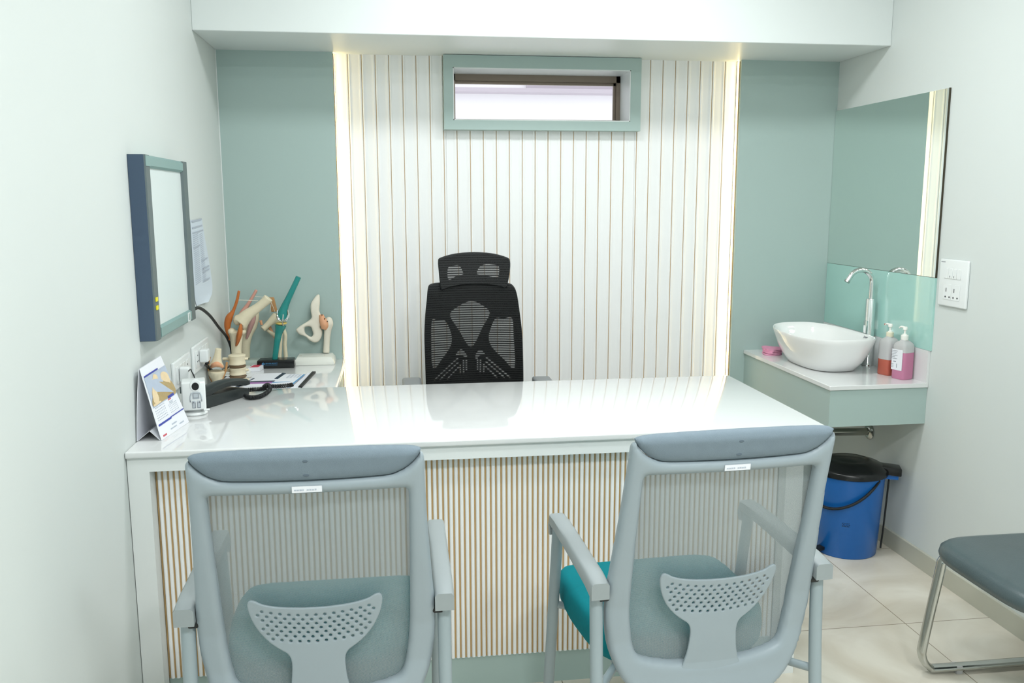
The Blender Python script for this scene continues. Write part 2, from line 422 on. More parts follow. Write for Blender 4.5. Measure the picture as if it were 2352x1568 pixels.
# ================================================================== DESK
YF, YK, XR, ZT = -1.5064, -.7675, 1.905, .76
desk = thing('reception_desk', 'long white desk with glossy top and gold-striped fluted front', 'desk', (.95, -1.1, 0))
bm = box(B(), .001, XR, YF, YK, ZT-.018, ZT); bev(bm, .005, 3)
obj('tabletop', bm, QUARTZ, desk)
XB = 1.852
bm = B(); box(bm, .002, .056, YF+.012, YF+.06, 0, ZT-.0185); box(bm, XB-.056, XB-.004, YF+.012, YF+.06, 0, ZT-.0185); box(bm, .056, XB-.056, YF+.012, YF+.06, .703, ZT-.0185)
obj('front_frame', bm, WHITE, desk, smooth=False)
obj('side_panel', box(B(), XB-.03, XB-.005, YF+.06, YK-.02, 0, ZT-.0185), WHITE, desk, smooth=False)
bm = B(); x = .056; p = .01485; yy = YF+.062; zb = .097
while x < XB-.056-.001:
    q = [(0, .0015), (.0048, .0015), (.0052, -.0008), (.0066, -.0030), (.0098, -.0038), (.0132, -.0030), (.0146, -.0008), (.01485, .0015)]
    q = [(min(x+a, XB-.056), yy+b) for a, b in q]
    for k, ((ax, ay), (bx, by)) in enumerate(zip(q, q[1:])):
        v = [bm.verts.new(c) for c in ((ax, ay, zb), (bx, by, zb), (bx, by, .703), (ax, ay, .703))]
        bm.faces.new(v).material_index = 1 if k == 0 else 0
    v = [bm.verts.new((a, b, zb)) for a, b in q]; bm.faces.new(v)
    x += p
box(bm, .056, XB-.056, yy+.006, yy+.02, zb, .703)
obj('fluted_front', bm, [FLUTE, GOLD], desk, smooth=False)
obj('kickboard', box(B(), .056, XB-.056, yy+.003, yy+.02, 0, zb), SAGE, desk, smooth=False)
# lower side return
ZR = .72
ret = thing('side_counter', 'low white side counter running from the desk to the left green wall panel', 'counter', (.24, -.4, 0))
obj('countertop', bev(box(B(), .001, .478, YK+.02, -.001, ZR-.018, ZR), .002), QUARTZ, ret)
obj('cabinet', box(B(), .001, .465, YK+.02, -.002, 0.0, ZR-.0185), SAGE, ret, smooth=False)

# ================================================================== GREY VISITOR CHAIRS
def interp(x, xs, ys): return float(np.interp(x, xs, ys))
def by(z): return interp(z, [.30, .36, .42, .50, .58, .66, .75, .85, .95], [-.282, -.274, -.264, -.258, -.266, -.285, -.308, -.333, -.360])
def sym(h): return [(a, b) for a, b in h]+[(-a, b) for a, b in h[::-1] if a != 0]
def cmap(off):
    def f(u, v, w):
        return (u, by(v)+.28*u*u+off-w, v)
    return f
def make_visitor_chair(label, loc, rotz):
    t = thing('visitor_chair', label, 'chair', (0, 0, 0), 0, 'grey mesh visitor chairs')
    h = [(0, .968), (.12, .966), (.189, .961), (.205, .946), (.208, .89), (.212, .80), (.220, .68), (.225, .60), (.222, .53), (.208, .465), (.175, .405), (.11, .362), (0, .348)]
    outer = crom(h+[(-a, b) for a, b in h[1:-1]][::-1], 4, True)
    h = [(0, .880), (.160, .880), (.174, .877), (.178, .866), (.178, .75), (.176, .60), (.171, .53), (.161, .480), (.140, .462), (.08, .450), (0, .446)]
    opening = crom(h+[(-a, b) for a, b in h[1:-1]][::-1], 3, True)
    h = [(0, .99), (.10, .99), (.197, .985), (.202, .953), (.182, .926), (.155, .911), (.125, .907), (0, .905)]
    notch = crom(h+[(-a, b) for a, b in h[1:-1]][::-1], 3, True)
    fo, fi, fn = psdf(outer), psdf(opening), psdf(notch)
    g = lambda U, V: np.maximum(np.maximum(fo(U, V), -fi(U, V)), -fn(U, V))
    bm = sheet(B(), g, -.25, .25, .32, .985, .0055, cmap(0), .034, rnd=.016, edge=.35)
    obj('back_frame', bm, CHAIRP, t, local=True, angle=1.0)
    g2 = lambda U, V: np.maximum(fo(U, V)+.001, fn(U, V)+.001)
    bm = sheet(B(), g2, -.25, .25, .86, .985, .005, cmap(-.001), .030, rnd=.02, edge=.3)
    obj('top_pad', bm, PADM, t, local=True, angle=1.2)
    bm = B()
    for z in (.948, .920):
        obj('screw_cover', ell(B(), (0, by(z)-.0152, z), (.006, .0012, .004), seg=10, rings=6), SCREWC, t, local=True)
    g3 = lambda U, V: fi(U, V)-.006
    bm = sheet(B(), g3, -.25, .25, .42, .90, .012, cmap(.009), .0008)
    obj('back_mesh', bm, MESHG, t, local=True)
    # perforated lumbar support on a stem
    h = [(0, .642), (.06, .645), (.095, .652), (.110, .660), (.120, .661), (.1245, .649), (.119, .620), (.106, .590), (.088, .567), (.070, .552), (.056, .541), (.050, .522), (.053, .48), (.060, .45), (.064, .43), (0, .425)]
    pl = psdf(crom(h+[(-a, b) for a, b in h[1:-1]][::-1], 3, True))
    holes = []
    for r in range(8):
        for c in range(-9, 10):
            u = (c+(.5 if r % 2 else 0))*.0165; v = .567+r*.0098+1.15*u*u
            if pl(np.array([u]), np.array([v]))[0] < -.0085: holes.append((u, v))
    def g4(U, V):
        d = pl(U, V)
        for a, b in holes: d = np.maximum(d, .0032-np.hypot(U-a, V-b))
        return d
    lm = lambda u, v, w: (u, by(v)-.0225+.55*u*u-w+.009*min(1, max(0, (.50-v)/.05)), v)
    bm = sheet(B(), g4, -.145, .145, .415, .68, .0016, lm, .006, rnd=.003, edge=.6)
    obj('lumbar_support', bm, CHAIRP, t, local=True, angle=.9)
    # sticker on the cross bar
    bm = B(); zc = .892; y = by(zc)-.0185
    v = [(-.026, y, zc-.0055), (.026, y, zc-.0055), (.026, y-.0006, zc+.0055), (-.026, y-.0006, zc+.0055)]
    quadbox(bm, v[0], (.052, 0, 0), (0, -.0012, .0115), (0, .002, 0))
    st = obj('sticker', bm, PAPER, t, smooth=False, local=True)
    bm = B(); xx = -.022
    for k in range(9):
        wd = random.uniform(.0025, .0045)
        if k != 4: box(bm, xx, xx+wd, y-.0012, y-.0007, zc-.0018, zc-.0018+random.uniform(.002, .0032))
        xx += wd+.0012
    obj('sticker_writing', bm, LIGHTINK, st, smooth=False, local=True)
    # seat
    rings = []
    for z, k in ((.380, .84), (.388, .93), (.408, .985), (.435, 1.0), (.452, .99), (.462, .955), (.466, .90)):
        ring = []
        for a in range(48):
            th = 2*math.pi*a/48; e = .5
            cx, sy = math.cos(th), math.sin(th)
            X = .222*k*math.copysign(abs(cx)**e, cx); Y = .222*k*math.copysign(abs(sy)**e, sy)
            Y2 = .038+Y; dz = 0
            if Y > .12: dz = -(Y-.12)**2*2.2
            ring.append((X*(1-.08*(Y < 0)*abs(Y)/.21), Y2, z+dz+.012*(X/.222)**2*(z > .44)))
        rings.append(ring)
    bm = loft(B(), rings)
    s = obj('seat', bm, TEAL, t, local=True, angle=1.2)
    bm = bev(box(B(), -.16, .16, -.14, .2, .362, .380), .006)
    obj('seat_base', bm, GREYMET, t, local=True)
    bm = tube(B(), [(0, -.10, .368), (0, -.20, .368), (0, -.268, .372)], .016, 10, 4)
    obj('back_bracket', bm, GREYMET, t, local=True)
    for sg in (-1, 1):
        x = sg*.243
        # arm pad: flat bar whose front curls down and whose rear ends in a block
        path = [(.088, .612, .012), (.092, .632, .016), (.078, .646, .018), (.03, .648, .019), (-.06, .645, .020), (-.16, .640, .021), (-.235, .636, .023), (-.27, .630, .024), (-.285, .627, .024)]
        rings = []
        for (y, z, hh) in path:
            hw = .0185
            ny, nz = (1, 0) if y > .089 else (0, 1)
            base = [(-hw, -hh), (-hw, hh*.7), (-hw*.7, hh), (hw*.7, hh), (hw, hh*.7), (hw, -hh)]
            if y > .085: rings.append([(x+a, y-.008+b*.55, z-.004) for a, b in base])
            else: rings.append([(x+a, y, z+b*.72) for a, b in base])
        bm = loft(B(), rings)
        obj('armrest', bm, ARMV, t, local=True, angle=.9)
        bm = tube(B(), [(x, .065, .635), (x, .075, .58), (x, .11, .40), (x, .185, .03)], .0135, 14, 5)
        lg = obj('leg', bm, GREYMET, t, local=True)
        obj('foot_cap', cyl(B(), (x, .189), .016, 0, .034, 16), CHAIRP, lg, local=True)
        bm = tube(B(), [(x, -.255, .615), (x, -.257, .56), (x, -.27, .38), (x, -.315, .03)], .0135, 14, 5)
        lg = obj('leg', bm, GREYMET, t, local=True)
        obj('foot_cap', cyl(B(), (x, -.317), .016, 0, .034, 16), CHAIRP, lg, local=True)
        obj('side_rail', tube(B(), [(x, .107, .415), (sg*.2, .10, .405), (sg*.14, .09, .372)], .009, 10, 3), GREYMET, t, local=True)
        obj('side_rail', tube(B(), [(x, -.268, .40), (sg*.2, -.20, .390), (sg*.14, -.1, .372)], .009, 10, 3), GREYMET, t, local=True)
        bm = tube(B(), [(x-sg*.004, -.262, .606), (sg*.212, -.262, .606)], .010, 12)
        obj('armrest_bolt', bm, BLACKP, t, local=True)
    return t
def dup(root, loc, rotz, label):
    r = root.copy(); C.objects.link(r); r.location = loc; r.rotation_euler = (0, 0, rotz); r['label'] = label
    def rec(a, b):
        for ch in a.children:
            c = ch.copy(); C.objects.link(c); c.parent = b; rec(ch, c)
    rec(root, r); return r
vc = make_visitor_chair('grey mesh-back visitor chair in front of the left half of the desk', None, 0)
vc2 = dup(vc, (1.314, -1.885, 0), math.radians(3.3), 'grey mesh-back visitor chair turned slightly, nearer the washbasin and blue bin')
vc.location = (.536, -1.90, 0)

# ================================================================== BLACK OFFICE CHAIR
def Q(pts): return [((a-866)/2652, 1.048-((560+b/4.6125)-665)/575) for a, b in pts]
oc = thing('office_chair', 'black high-back mesh office chair with headrest behind the desk', 'chair', (1.0, -.45, 0))
def omap(y0, k, X0=1.005):
    return lambda u, v, w: (X0+u, y0-k*u*u-w+(.18*(v-1.05) if v > 1.05 else .06*(1.05-v)), v)
ho = psdf(crom(Q([(497, 185), (525, 148), (680, 110), (870, 98), (1060, 110), (1215, 150), (1250, 190), (1245, 300), (1225, 400), (1200, 470), (1120, 447), (1000, 435), (868, 430), (740, 435), (620, 452), (525, 478), (510, 400), (502, 300)]), 4, True))
h1 = psdf(crom(Q([(597, 262), (640, 240), (700, 230), (735, 255), (758, 325), (690, 340), (603, 378)]), 3, True))
h2 = psdf(crom(Q([(906, 325), (930, 255), (985, 226), (1060, 226), (1136, 250), (1125, 360), (1085, 362), (1000, 338)]), 3, True))
head = lambda U, V: np.maximum(np.maximum(ho(U, V), -h1(U, V)), -h2(U, V))
obj('headrest_frame', sheet(B(), head, -.16, .16, 1.0, 1.22, .003, omap(-.345, 1.1), .022, rnd=.01, edge=.4), BLACKP, oc, angle=1)
obj('headrest_mesh', sheet(B(), lambda U, V: ho(U, V)+.003, -.16, .16, 1.0, 1.22, .01, omap(-.359, 1.1), .001), MESHB, oc)
low = [(1392, 1600), (1392, 1900), (1340, 2050), (870, 2080), (400, 2050), (345, 1900), (345, 1600)]
bo = psdf(crom(Q([(385, 462), (412, 420), (500, 408), (680, 405), (868, 402), (1060, 405), (1220, 420), (1282, 448), (1320, 540), (1347, 720), (1375, 950), (1386, 1200), (1392, 1445)]+low+[(346, 1445), (342, 1200), (340, 950), (352, 740), (370, 590)]), 3, True))
bh = [psdf(crom(Q(p), 3, True)) for p in (
    [(614, 752), (700, 668), (790, 622), (860, 615), (930, 640), (1040, 738), (960, 900), (870, 1088), (806, 1088), (710, 920)],
    [(425, 795), (480, 806), (555, 808), (602, 880), (633, 1000), (615, 1100), (540, 1205), (427, 1325), (413, 1000)],
    [(1105, 795), (1180, 803), (1272, 795), (1290, 1000), (1302, 1345), (1200, 1258), (1060, 1110), (1028, 1000), (1058, 880)],
    [(730, 1127), (790, 1190), (790, 1225), (735, 1196), (672, 1192)],
    [(936, 1137), (990, 1195), (935, 1205), (892, 1245), (888, 1190)])]
dash = []
for sx in (1, -1):
    for (a, b, n_) in (((-440+30, 1450), (-150, 1225), 9), ((-350, 1450), (-140, 1265), 7), ((-270, 1450), (-140, 1320), 5), ((-92, 1250), (-90, 1400), 5), ((-128, 1290), (-126, 1400), 4), ((-60, 1240), (-60, 1370), 4)):
        for k in range(n_):
            t_ = (k+.5)/n_; px = 848+sx*(a[0]+(b[0]-a[0])*t_); py = a[1]+(b[1]-a[1])*t_
            dash.append(Q([(px, py)])[0]+(sx*math.atan2(-(b[1]-a[1]), (b[0]-a[0])), math.hypot(b[0]-a[0], b[1]-a[1])/n_/2652*.33))
def back(U, V):
    d = bo(U, V)
    for f in bh: d = np.maximum(d, -f(U, V))
    for (a, b, an, L) in dash:
        c, s = math.cos(an), math.sin(an); X = (U-a)*c+(V-b)*s; Y = -(U-a)*s+(V-b)*c
        d = np.maximum(d, .0032-np.hypot(np.maximum(np.abs(X)-L, 0), Y))
    return d
obj('backrest_frame', sheet(B(), back, -.22, .22, .46, 1.12, .0034, omap(-.33, 1.0), .022, rnd=.010, edge=.4), BLACKP, oc, angle=1)
obj('backrest_mesh', sheet(B(), lambda U, V: bo(U, V)+.003, -.22, .22, .46, 1.12, .012, omap(-.344, 1.0), .001), MESHB, oc)
obj('headrest_stem', bbox(.988, 1.022, -.327, -.30, 1.035, 1.10, .004), BLACKP, oc)
rings = [[(1.005+.235*k*math.copysign(abs(math.cos(a))**.5, math.cos(a)), -.60+.225*k*math.copysign(abs(math.sin(a))**.5, math.sin(a)), z) for a in [2*math.pi*i/40 for i in range(40)]] for z, k in ((.40, .9), (.415, 1), (.45, 1), (.47, .93))]
obj('seat', loft(B(), rings), BLACKP, oc)
obj('spine', tube(B(), [(1.005, -.31, .62), (1.005, -.30, .45), (1.005, -.40, .37), (1.005, -.6, .37)], .022, 12, 4), BLACKP, oc)
obj('gas_column', cyl(B(), (1.005, -.6), .025, .08, .40), CHROME, oc)
for k in range(5):
    a = 2*math.pi*k/5+.3; d = Vector((math.cos(a), math.sin(a), 0)); c = Vector((1.005, -.6, 0))
    l = obj('base_leg', tube(B(), [c+d*.02+Vector((0, 0, .09)), c+d*.15+Vector((0, 0, .085)), c+d*.25+Vector((0, 0, .065))], [.024, .02, .014], 10, 3), BLACKP, oc)
    p = c+d*.25
    obj('caster', tube(B(), [p+Vector((-d.y, d.x, 0))*.02+Vector((0, 0, .026)), p-Vector((-d.y, d.x, 0))*.02+Vector((0, 0, .026))], .026, 14), BLACKP, l)
for xc in (.752, 1.262):
    sg = -1 if xc < 1 else 1
    dz = -.010 if xc > 1 else .0; bm = bbox(xc-.036, xc+.036, -.66, -.42, .693+dz, .717+dz, .011, 3)
    ar = obj('armrest', bm, ARMG, oc)
    obj('armrest_post', tube(B(), [(xc, -.5, .695), (xc, -.5, .46), (xc-sg*.06, -.5, .385), (1.005+sg*.12, -.55, .385)], .018, 10, 3), BLACKP, ar)

# ================================================================== X-RAY VIEWER, PAPER, SOCKETS on the left wall
vb = thing('xray_viewer', 'blue-grey framed x-ray light box hanging on the left wall', 'light box', (0, -1.05, 1.02))
D0, Y0, Y1, Z0, Z1 = .045, -1.298, -.815, 1.014, 1.518
bm = B(); box(bm, .0, D0-.018, Y0+.004, Y1, Z0+.004, Z1-.002); obj('housing', bm, VB_BLUE, vb, smooth=False)
bm = B(); loft(bm, [[(.0, Y0-.0, z), (D0-.006, Y0, z), (D0, Y0+.006, z), (D0, Y0+.045, z), (D0-.01, Y0+.052, z), (0, Y0+.052, z)] for z in (Z0, Z1)])
obj('frame_side', bm, VB_GREY, vb, smooth=False)
bm = B(); loft(bm, [[(0, Y1+.002, z), (D0-.004, Y1+.002, z), (D0, Y1-.004, z), (D0, Y1-.055, z), (D0-.01, Y1-.062, z), (0, Y1-.062, z)] for z in (Z0, Z1)])
obj('frame_side', bm, VB_GREY, vb, smooth=False)
obj('side_cover', box(B(), .001, D0-.003, Y0-.0015, Y0, Z0+.001, Z1-.001), VB_BLUE, vb, smooth=False)
for (z0, z1) in ((Z0, Z0+.036), (Z1-.034, Z1)):
    a = [(0, z0), (D0-.004, z0), (D0+.001, z0+.006), (D0+.001, z1-.006), (D0-.006, z1), (0, z1)]
    obj('frame_bar', loft(B(), [[(x, y, z) for x, z in a] for y in (Y0+.05, Y1-.06)]), VB_SAGE, vb, smooth=False)
obj('screen', box(B(), D0-.014, D0-.008, Y0+.05, Y1-.06, Z0+.03, Z1-.03), ACRYL, vb, smooth=False)
obj('corner_cap', box(B(), D0-.002, D0+.0015, Y0+.006, Y0+.05, Z1-.030, Z1-.002), VB_SAGE, vb, smooth=False)
for z in (1.105, 1.128): obj('button', bev(box(B(), D0, D0+.003, Y0+.010, Y0+.030, z-.006, z+.006), .0012), YLW, vb)
lb = obj('label', box(B(), D0+.001, D0+.002, Y1-.115, Y1-.085, Z0+.004, Z0+.032), SOCKET, vb, smooth=False)
obj('label_print', box(B(), D0+.002, D0+.0024, Y1-.104, Y1-.094, Z0+.008, Z0+.028), VB_SAGE, lb, smooth=False)
obj('rocker_switch', bev(box(B(), D0-.03, D0-.012, Y1+.002, Y1+.010, 1.042, 1.066), .002), BLACKG, vb)
# power cable of the viewer
cb = obj('power_cable', tube(B(), [(.030, -.806, 1.038), (.032, -.70, 1.035), (.028, -.52, .985), (.025, -.36, .92), (.029, -.24, .865), (.030, -.165, .81), (.029, -.145, .76), (.020, -.148, .7275), (.008, -.20, .7262), (.0065, -.30, .7262), (.0065, -.36, .735), (.0065, -.42, .76), (.009, -.50, .79), (.018, -.58, .815), (.027, -.613, .826)], .0055, 10, 6), BLACKP)
tag(cb, 'black cable drooping from the x-ray light box behind the bone models', 'cable')
# paper sheet taped to the wall
bm = B(); pc = [(1.331, -.62, -.440), (1.28, -.62, -.425), (1.2, -.62, -.392), (1.12, -.62, -.372), (1.06, -.62, -.385), (1.03, -.60, -.47)]
rows = []
for z, a, b in crom(pc, 4):
    cu = .002+.012*max(0, (1.331-z)/.3)**1.5
    rows.append([(.001+cu*(k/6)**2, a+(b-a)*k/6, z) for k in range(7)])
G = [[bm.verts.new(p) for p in r] for r in rows]; G2 = [[bm.verts.new((p[0]+.0008, p[1], p[2])) for p in r] for r in rows]
for gg in (G, G2):
    for a, b in zip(gg, gg[1:]):
        for i in range(6): bm.faces.new((a[i], a[i+1], b[i+1], b[i]))
ps = thing('paper_sheet', 'printed paper sheet curling off the wall behind the x-ray light box', 'paper', (0, -.5, 1.03))
obj('sheet', bm, SHEETM, ps)
bm = B()
def pstrip(z0, z1, ya, yb):
    cu = lambda z, y: .002+(.002+.012*max(0, (1.331-z)/.3)**1.5)*((y+.62)/.22)**2+.0012
    quadbox(bm, (cu(z0, ya), ya, z0), (0, 0, z1-z0), (cu(z0, yb)-cu(z0, ya), yb-ya, .006), (.0006, 0, 0))
for (z0, z1, a, b) in ((1.322, 1.328, -.60, -.45), (1.300, 1.305, -.60, -.45), (1.283, 1.287, -.60, -.44), (1.232, 1.236, -.60, -.50), (1.180, 1.184, -.49, -.41), (1.150, 1.154, -.48, -.40), (1.138, 1.142, -.48, -.40), (1.105, 1.110, -.48, -.41)): pstrip(z0, z1, a, b)
for k in range(26):
    z = 1.275-k*.0068
    pstrip(z, z+.0012, -.60, -.52); pstrip(z, z+.0012, -.50, -.45)
obj('print', bm, LIGHTINK, ps, smooth=False)
# wall sockets left wall
def lsocket(ya, yb, z0, z1, label, plug):
    t = thing('wall_socket', label, 'socket', (0, (ya+yb)/2, z0), 0, 'white socket plates on the left wall')
    obj('plate', bev(box(B(), 0, .010, ya, yb, z0, z1), .004, 3), SOCKET, t)
    bm = B(); n_ = 4; wd = (yb-ya-.04)/n_
    for k in range(n_): box(bm, .010, .0125, ya+.02+k*wd+.001, ya+.02+(k+1)*wd-.001, z0+.017, z1-.017)
    obj('switch_module', bev(bm, .0008, 1), SOCKET, t)
    bm = B()
    for k in (0, 1):
        yc = ya+.045+k*(yb-ya-.10)
        if k != plug:
            for dy, dz in ((0, .012), (-.008, -.008), (.008, -.008)): lathe_x(bm, .0128, yc+dy, (z0+z1)/2+dz, .0028)
    obj('socket_holes', bm, DARKDOT, t)
    return t
def lathe_x(bm, x, y, z, r, d=.0006, seg=10):
    loft(bm, [[(x+a, y+r*math.cos(2*math.pi*k/seg), z+r*math.sin(2*math.pi*k/seg)) for k in range(seg)] for a in (-d, d)])
lsocket(-.995, -.775, .808, .897, 'white wall socket plate above the desk, nearer the calendar', 0)
lsocket(-.725, -.480, .808, .902, 'white wall socket plate above the side counter, nearer the bone models', 1)
pa = thing('power_adapter', 'white plug-in adapter in the socket plate by the bone models', 'charger', (.02, -.53, .83))
obj('body', bev(box(B(), .0135, .042, -.662, -.620, .838, .882), .005, 3), SOCKET, pa)
obj('cable_end', tube(B(), [(.030, -.628, .838), (.030, -.612, .828)], .006, 10), BLACKP, pa)
pa2 = thing('plug', 'white rounded plug in the socket plate near the calendar', 'plug', (.02, -.93, .83))
obj('body', bev(box(B(), .0135, .045, -.955, -.925, .826, .876), .007, 3), SOCKET, pa2)
cw = obj('charging_cable', tube(B(), [(.037, -.94, .858), (.055, -.98, .874), (.070, -1.03, .876), (.082, -1.055, .866), (.084, -1.050, .84), (.086, -1.052, .80)], .0018, 8, 5), BLACKP)
tag(cw, 'thin dark cable looping over the back of the small white astronaut device', 'cable')

# ================================================================== THINGS ON THE DESK
# tent calendar
cal = thing('desk_calendar', 'white tent desk calendar with bone picture standing on the desk', 'calendar', (.03, -1.3, ZT))
zt = ZT
def leaf(bm, pa, pb, th=.0012, n_=8, bulge=0):
    """leaf between lower edge pa(2 pts) and upper edge pb(2 pts)"""
    rows = []
    for k in range(n_+1):
        t = k/n_; b = math.sin(t*math.pi)*bulge
        rows.append([Vector(pa[i]).lerp(Vector(pb[i]), t)+Vector((b, 0, 0)) for i in (0, 1)])
    loft(bm, [[r[0], r[1], r[1]+Vector((th, 0, 0)), r[0]+Vector((th, 0, 0))] for r in rows])
nr, fr = -1.402, -1.205     # near and far ends
pk_n, pk_f = (.016, -1.378, .952), (.016, -1.165, .951)
bm = B(); leaf(bm, [(.066, nr, zt+.0006), (.093, fr, zt+.0006)], [pk_n, pk_f])
fl = obj('front_leaf', bm, PAPER, cal, smooth=True)
bm = B(); leaf(bm, [(.003, nr, zt+.0006), (.003, fr, zt+.0006)], [(.014, -1.378, .952), (.014, -1.165, .951)], bulge=-.002)
obj('back_leaf', bm, PAPER, cal)
bm = B(); leaf(bm, [(.004, nr+.002, zt+.0008), (.004, fr, zt+.0008)], [(.036, nr+.004, zt+.027), (.045, fr, zt+.027)]); leaf(bm, [(.062, nr+.002, zt+.0008), (.09, fr, zt+.0008)], [(.036, nr+.004, zt+.027), (.045, fr, zt+.027)])
obj('base_fold', bm, PAPER, cal)
A0, A1, Bn, Bf = Vector((.066, nr, zt)), Vector((.093, fr, zt)), Vector(pk_n), Vector(pk_f)
def cp(u, v, off=.0022):
    p = (A0.lerp(A1, u)).lerp(Bn.lerp(Bf, u), v); return p+Vector((off, 0, off*.25))
def cpatch(bm, u0, u1, v0, v1, off=.0022, mi=0):
    q = [cp(u0, v0, off), cp(u1, v0, off), cp(u1, v1, off), cp(u0, v1, off)]; k = Vector((-.0006, 0, 0))
    a = [bm.verts.new(p) for p in q]; b = [bm.verts.new(p+k) for p in q]
    bm.faces.new(a).material_index = mi; bm.faces.new(b[::-1]).material_index = mi
    for i in range(4): bm.faces.new((a[i], b[i], b[(i+1) % 4], a[(i+1) % 4])).material_index = mi
PHOTO_BG = mat('calendar_photo_sky', (176, 188, 206), .5, var=.1, scale=30)
PHOTO_TAN = mat('calendar_photo_tan', (172, 150, 104), .5, var=.15, scale=60)
PHOTO_CREAM = mat('calendar_photo_cream', (226, 204, 166), .5, var=.1, scale=60)
bm = B(); cpatch(bm, .04, .985, .44, .86, .0024, 0)
def cblob(pts, off, mi):
    q = crom(pts, 3, True); a = [bm.verts.new(cp(float(u), float(v), off)) for u, v in q]; b = [bm.verts.new(cp(float(u), float(v), off-.0005)) for u, v in q]
    bm.faces.new(a).material_index = mi; bm.faces.new(b[::-1]).material_index = mi
cblob([(.06, .46), (.5, .455), (.96, .45), (.97, .62), (.8, .70), (.55, .74), (.35, .78), (.22, .62), (.1, .56)], .0028, 1)
cblob([(.12, .50), (.28, .48), (.34, .58), (.26, .66), (.36, .74), (.30, .80), (.22, .70), (.14, .62)], .0031, 2)
cblob([(.36, .70), (.50, .68), (.52, .80), (.42, .84), (.34, .80)], .0031, 2)
cblob([(.62, .64), (.72, .55), (.80, .60), (.92, .62), (.94, .74), (.80, .80), (.66, .78)], .0031, 2)
cblob([(.08, .455), (.34, .46), (.32, .48), (.1, .485)], .0031, 2)
obj('calendar_picture', bm, [PHOTO_BG, PHOTO_TAN, PHOTO_CREAM], fl, smooth=False)
for a in ((.05, .65, .865, .885, .0028), (.04, .5, .185, .21, .0028), (.48, .99, .20, .213, .0028), (.62, .86, .44, .475, .0034)):
    bm = B(); cpatch(bm, *a); obj('calendar_blue_bar', bm, BLUEINK, fl, smooth=False)
bm = B()
for r in range(5):
    for c_ in range(7): cpatch(bm, .08+c_*.055, .105+c_*.055, .25+r*.032, .262+r*.032)
    for c_ in range(6): cpatch(bm, .56+c_*.055, .58+c_*.055, .25+r*.026, .26+r*.026)
for k in range(8): cpatch(bm, .1+k*.045, .125+k*.045, .415, .428)
cpatch(bm, .62, .76, .39, .398); cpatch(bm, .62, .74, .372, .38)
cpatch(bm, .45, .62, .10, .118); cpatch(bm, .36, .58, .055, .072); cpatch(bm, .68, .84, .05, .066)
obj('calendar_print', bm, LIGHTINK, fl, smooth=False)
bm = B(); cpatch(bm, .08, .20, .03, .052); cpatch(bm, .60, .72, .418, .432)
obj('calendar_red_print', bm, REDINK, fl, smooth=False)
# white astronaut device
dv = thing('desktop_gadget', 'small white box gadget with an astronaut picture on a round base', 'gadget', (.088, -1.10, ZT), math.radians(12))
dl = Matrix.Rotation(math.radians(12), 4, 'Z'); 
lathe_p = [(.0345, 0), (.037, .002), (.037, .005), (.033, .009), (.018, .010), (.015, .014), (.015, .018)]
obj('base', lathe(B(), lathe_p, (0, .0, 0), 40), SOCKET, dv, local=True)
obj('body', bev(box(B(), -.034, .034, -.035, .035, .018, .104), .005, 3), SOCKET, dv, local=True)
obj('shelf', bev(box(B(), .025, .043, -.041, -.030, .0165, .0205), .001, 1), SOCKET, dv, local=True)
bm = B(); tube(bm, [(-.036, -.020, .088), (-.0345, -.022, .083), (-.0345, -.022, .070)], .0035, 8, 3)
obj('side_clip', bm, VB_GREY, dv, local=True)
pg = B()
def fblob(bm, f, T, mi, off): sheet(bm, f, -.034, .034, .018, .118, .0012, lambda u, v, w: (u, -.0353-off-w, v), T, rnd=.001, edge=.5, mi=mi)
el = lambda cx, cz, rx, rz: (lambda U, V: (np.hypot((U-cx)/rx, (V-cz)/rz)-1)*min(rx, rz))
rbx = lambda cx, cz, hx, hz, r: (lambda U, V: np.hypot(np.maximum(np.abs(U-cx)-hx+r, 0), np.maximum(np.abs(V-cz)-hz+r, 0))-r+np.minimum(np.maximum(np.abs(U-cx)-hx+r, np.abs(V-cz)-hz+r), 0))
fblob(pg, el(.006, .094, .0155, .0185), .0022, 0, .0006)
fig = obj('figure_helmet', pg, SOCKET, dv, local=True)
bm = B(); fblob(bm, el(.006, .091, .0102, .0118), .0018, 0, .0018)
obj('figure_visor', bm, BLACKG, dv, local=True)
bm = B()
fblob(bm, rbx(.006, .063, .0100, .0110, .003), .0012, 0, .0002)
fblob(bm, rbx(-.0005, .036, .0055, .0115, .002), .0012, 0, .0002); fblob(bm, rbx(.0135, .036, .0055, .0115, .002), .0012, 0, .0002)
tube(bm, [(-.005, -.0356, .072), (-.009, -.0356, .062), (-.010, -.0356, .050)], .0022, 8, 3); tube(bm, [(.017, -.0356, .072), (.021, -.0356, .062), (.022, -.0356, .050)], .0022, 8, 3)
obj('figure_suit', bm, mat('pale_grey_print', (186, 194, 200), .6), dv, local=True)
bm = B()
def outl(cx, cz, hx, hz):
    for a in ((cx-hx, cx+hx, cz-hz, cz-hz+.0008), (cx-hx, cx+hx, cz+hz-.0008, cz+hz), (cx-hx, cx-hx+.0008, cz-hz, cz+hz), (cx+hx-.0008, cx+hx, cz-hz, cz+hz)): box(bm, a[0], a[1], -.0368, -.0358, a[2], a[3])
outl(.006, .063, .0075, .0075); outl(-.0005, .034, .0045, .008); outl(.0135, .034, .0045, .008); box(bm, -.011, -.009, -.0368, -.035, .044, .050); box(bm, .021, .023, -.0368, -.035, .044, .050)
box(bm, -.003, -.001, -.0368, -.0358, .040, .045); box(bm, .0145, .0165, -.0368, -.0358, .040, .045)
obj('figure_lines', bm, INK, dv, smooth=False, local=True)
